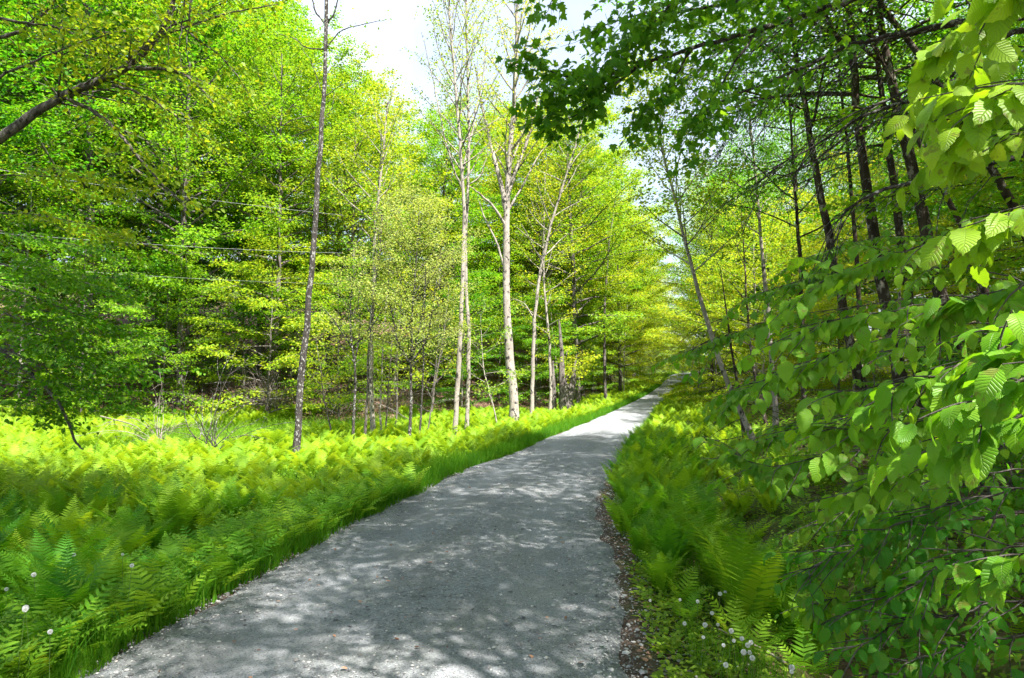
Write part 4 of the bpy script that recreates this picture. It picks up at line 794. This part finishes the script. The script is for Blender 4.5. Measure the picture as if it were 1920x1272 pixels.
# broad-leaved bushes filling the right bank
def bush(seed, H, R, nb, size, lm):
    T = Tree(seed); T.wood.append((np.array([(0, 0, -.1), (.02, 0, H * .4), (0, .03, H * .75), (.03, 0, H)]), np.array([.02, .016, .011, .006])))
    for k in range(nb):
        a_ = k * 2.4; h = H * (.12 + .85 * k / nb); d = (math.cos(a_), math.sin(a_), .35); leafy_branch(T, T.poly((0, 0, h), d, R * (1.15 - .6 * k / nb) * T.u(.8, 1.1), 8, bend=-.45), .008, 7, R * .42, size, t0=.2)
    return T.build(None, M['bark_grey'], M[lm], 'hi', names=('trunk', 'leaves'))
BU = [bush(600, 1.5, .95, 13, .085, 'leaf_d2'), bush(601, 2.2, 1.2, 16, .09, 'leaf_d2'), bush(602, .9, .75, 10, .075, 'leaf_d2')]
for i, (x, y, k) in enumerate([(3.35, 3.6, 2), (3.9, 4.3, 0), (3.1, 3.0, 2), (4.6, 4.9, 1), (3.7, 5.4, 0), (5.4, 5.6, 1), (4.4, 6.4, 0), (5.2, 7.2, 1), (6.4, 7.4, 1), (4.2, 7.6, 2), (6.0, 8.8, 1), (4.9, 9.2, 0), (7.4, 9.0, 1), (3.6, 4.7, 2), (2.75, 2.3, 2), (6.9, 10.5, 1), (4.0, 3.4, 0), (5.4, 10.8, 0), (8.2, 10.6, 1)]):
    root = empty('beech_bush', (x, y, gz(x, y)), 'leafy beech bush with broad green leaves on the bank right of the ditch', 'bush', 'beech bushes on the right bank', i * 1.9, .9 + .25 * (i * .618 % 1))
    for nme, me in zip(('trunk', 'leaves'), BU[k]): link(nme, me, root)

# grass blades
def blades(name, pts, h, wd, mat, label, seed, bend=.35, seg=3):
    r = rng(seed); N = len(pts); th = r.uniform(0, 6.28, N); hh = h * r.uniform(.5, 1.3, N); bx = r.normal(0, bend, (N, 2)); t = np.linspace(0, 1, seg + 1)
    c = np.stack([np.cos(th), np.sin(th)], -1) * wd * r.uniform(.6, 1.3, N)[:, None]
    V = np.zeros((N, (seg + 1) * 2, 3))
    for k, tt_ in enumerate(t):
        w_ = max(1 - tt_ ** 1.5, .04); cen = pts[:, :2] + bx * (tt_ ** 1.8)[..., None] * hh[:, None]; z = pts[:, 2] + hh * (tt_ - .15 * tt_ ** 2 * np.linalg.norm(bx, axis=1) * 2)
        for j, sgn in enumerate((-1, 1)): V[:, 2 * k + j, :2] = cen + sgn * c * w_; V[:, 2 * k + j, 2] = z
    f = np.array([(2 * k, 2 * k + 1, 2 * k + 3, 2 * k + 2) for k in range(seg)]); Fc = (f[None] + (np.arange(N) * (seg + 1) * 2)[:, None, None]).reshape(-1, 4)
    me = mesh_np(name, V.reshape(-1, 3), [Fc], mat, rnd=np.repeat(r.random(N), seg)); return tag(link(name, me), label, kind='stuff')
def P3(x, y): return np.stack([x, y, terr(x, y)], -1)
N = 24000; y = 2.4 + 17 * r.random(N) ** 1.5; x = xl(y) + .06 - np.abs(r.normal(0, .2, N)) + .09 * sim_n(y, y * 0, 5, 77); q = sim_n(x, y, 3.5, 41) > .0
blades('verge_grass', P3(x[q], y[q]), .13, .0026, M['grass'], 'fine green grass along the left edge of the road', 1)
N = 60000; y = 4 + 88 * r.random(N); x = xl(y) + .05 - np.abs(r.normal(0, .5, N)); blades('verge_grass', P3(x, y), .28, .006, M['grass'], 'grass on the far left verge', 2, seg=2)
N = 26000; y = 15 + 74 * r.random(N); x = xr(y) + np.abs(r.normal(0, .5, N)); blades('verge_grass', P3(x, y), .26, .006, M['grass'], 'grass on the far right verge', 3, seg=2)
N = 90000; y = 3 + 27 * r.random(N); x = xl(y) - .3 - 26 * r.random(N) ** 1.2; q = (np.abs(x) < .85 * y + 1) & (y < np.interp(x, *FE)) & ((y > 8) | (r.random(N) < .4)); blades('meadow_grass', P3(x[q], y[q]), .38, .005, M['grass'], 'long grass mixed among the ferns of the clearing', 4)
N = 9000; y = 3.2 + 8 * r.random(N); x = xr(y) + .35 + np.abs(r.normal(0, .7, N)); q = sim_n(x, y, 2.5, 43) > .1; blades('ditch_grass', P3(x[q], y[q]), .17, .0025, M['grass'], 'thin grass tufts on the dirt by the ditch', 5)

# leafy low plants: short stems with pairs of small leaves
def forbs(name, pts, h, size, mat, label, seed, nl=12, tpl='mid'):
    T = Tree(seed); N = len(pts)
    for k in range(nl):
        t = (k + .5) / nl; a_ = k * 2.2 + T.u(0, .6, N) + T.r.integers(0, 50, N); d = np.stack([np.cos(a_), np.sin(a_), np.full(N, .15 + .3 * t)], -1)
        p = pts + np.stack([T.n(0, .02, N), T.n(0, .02, N), h * t * T.u(.8, 1.1, N)], -1) + d * .02
        T.put(p, norm(d), norm(UP + T.n(0, .3, (N, 3))), size * (1.1 - .5 * t) * T.u(.7, 1.3, N))
    return tag(link(name, leaves_mesh(name, T.L, tpl, mat)), label, kind='stuff')
N = 2600; y = 2.6 + 8 * r.random(N) ** 1.3; x = xl(y) - .12 - np.abs(r.normal(0, .8, N)); forbs('meadow_forbs', P3(x, y), .28, .055, M['forb'], 'small leafy weeds among the ferns left of the road', 6, 14)
N = 5200; y = 8 + 20 * r.random(N); x = xl(y) - .4 - 18 * r.random(N); q = (np.abs(x) < .85 * y); forbs('clearing_forbs', P3(x[q], y[q]), .4, .06, M['forb'], 'leafy weeds in the clearing', 7, 12)
N = 520; y = 2.9 + 3.6 * r.random(N); x = xr(y) + .12 + np.abs(r.normal(0, .42, N)); forbs('verge_weeds', P3(x, y), .07, .055, M['forb'], 'small rounded weeds on the bare dirt right of the road', 8, 6)
N = 420; y = 4 + 9 * r.random(N); x = xr(y) + 1.9 + np.abs(r.normal(0, 1.2, N)); forbs('ditch_forbs', P3(x, y), .3, .06, M['forb'], 'leafy weeds in and around the ditch', 9, 12)
N = 5000; y = 5 + 30 * r.random(N); x = xr(y) + 2.0 + 14 * r.random(N); forbs('wood_undergrowth', P3(x, y), .45, .085, M['leaf_g'], 'green undergrowth on the floor of the right wood', 10, 10, 'fold')
N = 5000; x = -34 + 44 * r.random(N); y = np.interp(x, *FE) - 1 + 12 * r.random(N) ** 1.5; q = (xl(y) - x > 1.5) & (sim_n(x, y, .4, 51) > -.35); forbs('slope_undergrowth', P3(x[q], y[q]), .4, .09, M['leaf_g'], 'patches of green undergrowth on the floor of the left wood', 12, 9, 'fold')

# dead leaves
T = Tree(61); N = 2600; y = 2.6 + 9 * r.random(N); x = xr(y) + .05 + np.abs(r.normal(0, .75, N)); x2 = xl(y[:500]) - np.abs(r.normal(0, .15, 500)); x3 = xl(y[:170]) * .5 + xr(y[:170]) * .5 + r.normal(0, .9, 170); X_ = np.concatenate([x, x2, x3]); Y_ = np.concatenate([y, y[:500], y[:170]]); M_ = len(X_)
Zl = P3(X_, Y_); Zl[:, 2] = np.where((X_ > xl(Y_)) & (X_ < xr(Y_)), road_z(X_, Y_), Zl[:, 2])
T.put(Zl + (0, 0, .012), norm(T.n(0, 1, (M_, 3)) * (1, 1, .15)), norm(UP + T.n(0, .35, (M_, 3))), .036 * T.u(.4, 1.3, M_))
tag(link('leaf_litter', leaves_mesh('leaf_litter', T.L, 'mid', M['dry'])), 'dry brown leaves scattered along the dirt verge and the ditch', kind='stuff')
T = Tree(62); N = 22000; x = np.concatenate([-34 + 44 * r.random(N // 2), np.zeros(N // 2)]); y = np.concatenate([np.interp(x[:N // 2], *FE) - .5 + 9 * r.random(N // 2), 6 + 22 * r.random(N // 2)]); x[N // 2:] = xr(y[N // 2:]) + 3 + 12 * r.random(N // 2)
q = (xl(y) - x > 2) | (x - xr(y) > 2.5); x, y = x[q], y[q]; N = len(x)
T.put(P3(x, y) + (0, 0, .02), norm(T.n(0, 1, (N, 3)) * (1, 1, .15)), norm(UP + T.n(0, .3, (N, 3))), .10 * T.u(.5, 1.3, N))
tag(link('forest_litter', leaves_mesh('forest_litter', T.L, 'fold', M['dry'])), 'reddish-brown fallen leaves on the floor of the woods', kind='stuff')

r = rng(66); N = 4200; y = 2.6 + 11 * r.random(N) ** 1.3; x = xr(y) + r.normal(.12, .22, N); sz = np.clip(r.lognormal(-5.1, .5, N), .003, .028)
x2 = xl(y[:3000]) - .03 + r.normal(0, .07, 3000); X_ = np.concatenate([x, x2]); Y_ = np.concatenate([y, y[:3000]]); S_ = np.concatenate([sz, sz[:3000]])
tag(link('edge_stones', stones('edge_stones', np.stack([X_, Y_, np.maximum(terr(X_, Y_), terr(X_, Y_)) + .012 + S_ * .2], -1), S_, M['stone'], 67)), 'stone chips thrown onto the dirt at both road edges', kind='stuff')
# dandelion seed heads
m, nt, bs, _ = nmat('seed_fluff'); bs.inputs['Base Color'].default_value = (.82, .82, .80, 1); bs.inputs['Roughness'].default_value = 1; M['fluff'] = m
m, nt, bs, _ = nmat('flower_stem'); bs.inputs['Base Color'].default_value = (.12, .2, .04, 1); M['stem'] = m
def puff_mesh():
    rr_ = rng(71); N = 160; d = norm(rr_.normal(0, 1, (N, 3))); V, F3 = [], []
    for a_ in d:
        s1 = norm(np.cross(a_, (.3, .5, .8))); s2 = np.cross(a_, s1)
        for k in range(3):
            u_ = math.cos(k * 2.1) * s1 + math.sin(k * 2.1) * s2; w_ = np.cross(a_, u_); i = len(V)
            V += [a_ * .006, a_ * .019 + u_ * .006 + w_ * .0011, a_ * .019 + u_ * .006 - w_ * .0011]; F3.append((i, i + 1, i + 2))
    return mesh_np('seed_head', np.array(V), [np.array(F3)], M['fluff'])
puff = puff_mesh()
stems = [tubes_mesh('stem', [(np.array([(0, 0, -.02), (.01 * k, .01, .12), (.025 * k, .015 * k, .24)]), np.array([.0022, .002, .0016]))], M['stem']) for k in (-1, 0, 1)]
dand = []
for px, py in [(1225, 1125), (1308, 1128), (1345, 1115), (1352, 1170), (1335, 1150), (1365, 1185), (1382, 1200), (1408, 1205), (1388, 1225), (1412, 1222), (1402, 1210), (1312, 1197), (1290, 1168), (1322, 1172), (1350, 1212), (1397, 1196), (1485, 1252), (1478, 1262), (1368, 1245), (1275, 1125), (1355, 1112), (1417, 1232)]:
    dand.append((px, py, 'R'))
for px, py in [(230, 1040), (238, 1062), (73, 1077), (12, 1105), (35, 1145), (60, 1139), (94, 1185), (130, 1042)]: dand.append((px, py, 'L'))
for i, (px, py, sd_) in enumerate(dand):
    d = ray(px, py); best = None
    for Yq in np.linspace(2.4, 9, 400):
        p = np.array((0, 0, CAMZ)) + d * Yq / d[1]
        if p[2] - gz(p[0], p[1]) < (.25 if sd_ == 'R' else .5): best = p; break
    if best is None: continue
    p = best; h = p[2] - gz(p[0], p[1]); hs = h / .24
    lab = 'fluffy white dandelion seed head on a thin stalk beside the ditch right of the road' if sd_ == 'R' else 'fluffy white dandelion seed head above the ferns left of the road'
    root = empty('dandelion', (p[0], p[1], p[2] - h), lab, 'dandelion', 'dandelions by the right ditch' if sd_ == 'R' else 'dandelions among the left ferns')
    k = i % 3; s_ = link('stem', stems[k], root); s_.scale = (1, 1, hs); hd = link('seed_head', puff, root); hd.location = (.025 * (k - 1), .015 * (k - 1), h); sc = .5 + .35 * (i * .37 % 1); hd.scale = (sc, sc, sc)

# rocks in the ditch
m, nt, bs, _ = nmat('wet_rock'); n_ = noise(nt, 6, 6, tc(nt)); nt.links.new(ramp(nt, [(.3, (.02, .02, .022)), (.6, (.07, .065, .065)), (.8, (.2, .19, .19))], n_.outputs[0]).outputs[0], bs.inputs['Base Color']); bs.inputs['Roughness'].default_value = .35; bump(nt, bs, n_.outputs[0], .6, .05); M['rock'] = m
import bmesh
for i, (dy, do, s_) in enumerate([(3.6, 1.65, .16), (4.0, 1.85, .12), (4.3, 1.55, .10), (3.3, 1.95, .14), (4.7, 1.8, .13), (3.9, 2.2, .15), (5.1, 1.6, .09), (4.4, 2.1, .08)]):
    bm = bmesh.new(); bmesh.ops.create_icosphere(bm, subdivisions=3, radius=s_); rr_ = rng(80 + i); k = rr_.normal(0, 1, (6, 3))
    for v in bm.verts:
        c = np.array(v.co) / s_; f = 1 + .13 * sum(math.sin(float(np.dot(q_, c)) * 2.2 + j) for j, q_ in enumerate(k)); f = min(f, 1.15); v.co = Vector((c * s_ * f) * (1.4, 1, .6))
    me = bpy.data.meshes.new('rock'); bm.to_mesh(me); bm.free(); me.materials.append(M['rock']); me.polygons.foreach_set('use_smooth', [True] * len(me.polygons))
    x = float(xr(dy)) + do; o = link('rock', me, loc=(x, dy, gz(x, dy) + s_ * .15)); o.rotation_euler = (0, .2, i * 1.3); tag(o, 'dark wet stone lying in the ditch at the bottom right', 'rock', 'wet stones in the ditch')

# fallen wood and bare brush
def brush(name, px, py, label, cat, n, ln, r0, mat, seed, up=.5, z0=0.0, bend=-.9, sub=5, group=None):
    T = Tree(seed); b = G(px, py); root = b + (0, 0, z0)
    for k in range(n):
        a_ = T.u(0, 6.28); q = T.poly(T.n(0, .12, 3) * (1, 1, .3), (math.cos(a_), math.sin(a_) * .6, up * T.u(.5, 1.5)), ln * T.u(.5, 1.15), 9, bend=bend, wob=.13); T.wood.append((q, np.linspace(r0 * T.u(.6, 1.1), .003, 9)))
        for j in range(sub):
            i = T.r.integers(1, 8); T.wood.append((T.poly(q[i], norm(norm(q[i] - q[i - 1]) + T.n(0, .6, 3)), ln * T.u(.15, .45), 5, bend=-.2, wob=.15), np.linspace(r0 * .35, .002, 5)))
    return tag(link(name, tubes_mesh(name, T.wood, mat, thin=5), loc=tuple(root)), label, cat, group)
brush('bare_brush', 395, 868, 'arching leafless twigs standing in the sunlit ferns left of the lone dark tree', 'brush', 14, 2.6, .017, M['bark_dark'], 91, up=1.7, z0=.25)
brush('bare_brush', 300, 850, 'low tangle of grey dead twigs near the left fallen branch', 'brush', 14, 1.9, .013, M['deadwood'], 92, up=1.5, z0=.3)
brush('dead_branch_pile', 515, 780, 'pile of tangled dead branches at the wood edge left of the lone dark tree', 'brush', 34, 3.0, .02, M['deadwood'], 93, up=1.5, bend=-.8, sub=7)
brush('dead_branch_pile', 735, 775, 'tangle of dead branches behind the olive willow', 'brush', 26, 2.6, .02, M['deadwood'], 94, up=1.6, bend=-.6, sub=6)
brush('dead_branch_pile', 640, 780, 'dead branches heaped behind the forked alder', 'brush', 20, 2.4, .018, M['deadwood'], 95, up=1.2, bend=-.7, sub=6)
brush('fallen_twigs', 1385, 1000, 'dry fallen twigs on the bank right of the ditch', 'brush', 10, .7, .006, M['deadwood'], 96, up=.4)
for i, (pts, r0, lab) in enumerate([([(180, 812), (245, 832), (262, 850)], .03, 'pale fallen branch lying in the ferns at the left of the clearing'), ([(700, 780), (740, 800), (775, 830)], .03, 'bleached fallen pole leaning behind the birch'), ([(1480, 1262), (1400, 1215), (1350, 1200)], .012, 'thin fallen stick on the ditch bank')]):
    q = np.array([G(*p) for p in pts]) + (0, 0, .62 if i < 2 else .05); s = np.linspace(0, 2, 9); q = np.stack([np.interp(s, range(3), q[:, k]) for k in range(3)], -1)
    o = q[0].copy(); tag(link('fallen_branch', tubes_mesh('fallen_branch', [(q - o + rng(i).normal(0, .012, q.shape), np.linspace(r0, r0 * .4, 9))], M['deadwood'], rough=.2), loc=tuple(o)), lab, 'branch')

# power cables across the wood's edge
m, nt, bs, _ = nmat('cable_sheath'); bs.inputs['Base Color'].default_value = (.22, .23, .25, 1); bs.inputs['Roughness'].default_value = .5
for a_, b_, lab in [((20, 300), (590, 395), 'uppermost of the three thin cables crossing in front of the left wood'), ((20, 417), (590, 470), 'middle of the three thin cables crossing in front of the left wood'), ((60, 480), (590, 528), 'lowest of the three thin cables crossing in front of the left wood')]:
    p, q = W(*a_, 20), W(*b_, 25.5); d = q - p; p, q = p - d * 1.2, q + d * .12; t = np.linspace(0, 1, 40)[:, None]; pts = p + (q - p) * t; pts[:, 2] -= (4 * .35 * t * (1 - t))[:, 0]
    o = pts[0].copy(); tag(link('power_cable', tubes_mesh('power_cable', [(pts - o, np.full(40, .0045))], m), loc=tuple(o)), lab, 'cable')

# shade trees just outside the frame on the sun's side: they throw the dappled shade over the road
for x, y, k, s in [(11, 3.0, 'near1', .8), (8.5, -9.5, 'near1', .95), (-3.5, -1.6, 'high', 1.0), (3.1, .7, 'high', .74), (-1.6, -4.5, 'high', .95), (12.5, 7.5, 'near0', .9), (15, 3, 'near1', 1.0), (-4.6, 2.6, 'high', .95), (4.9, 4.0, 'high', .95)]:
    plant(k, 'roadside_maple', x, y, s, x * 3, 'maple on the right bank beside the viewpoint shading the near road', 'tree', 'maples on the bank beside the viewpoint', leaf=M['leaf_g'], bark_m=M['bark_brown'])
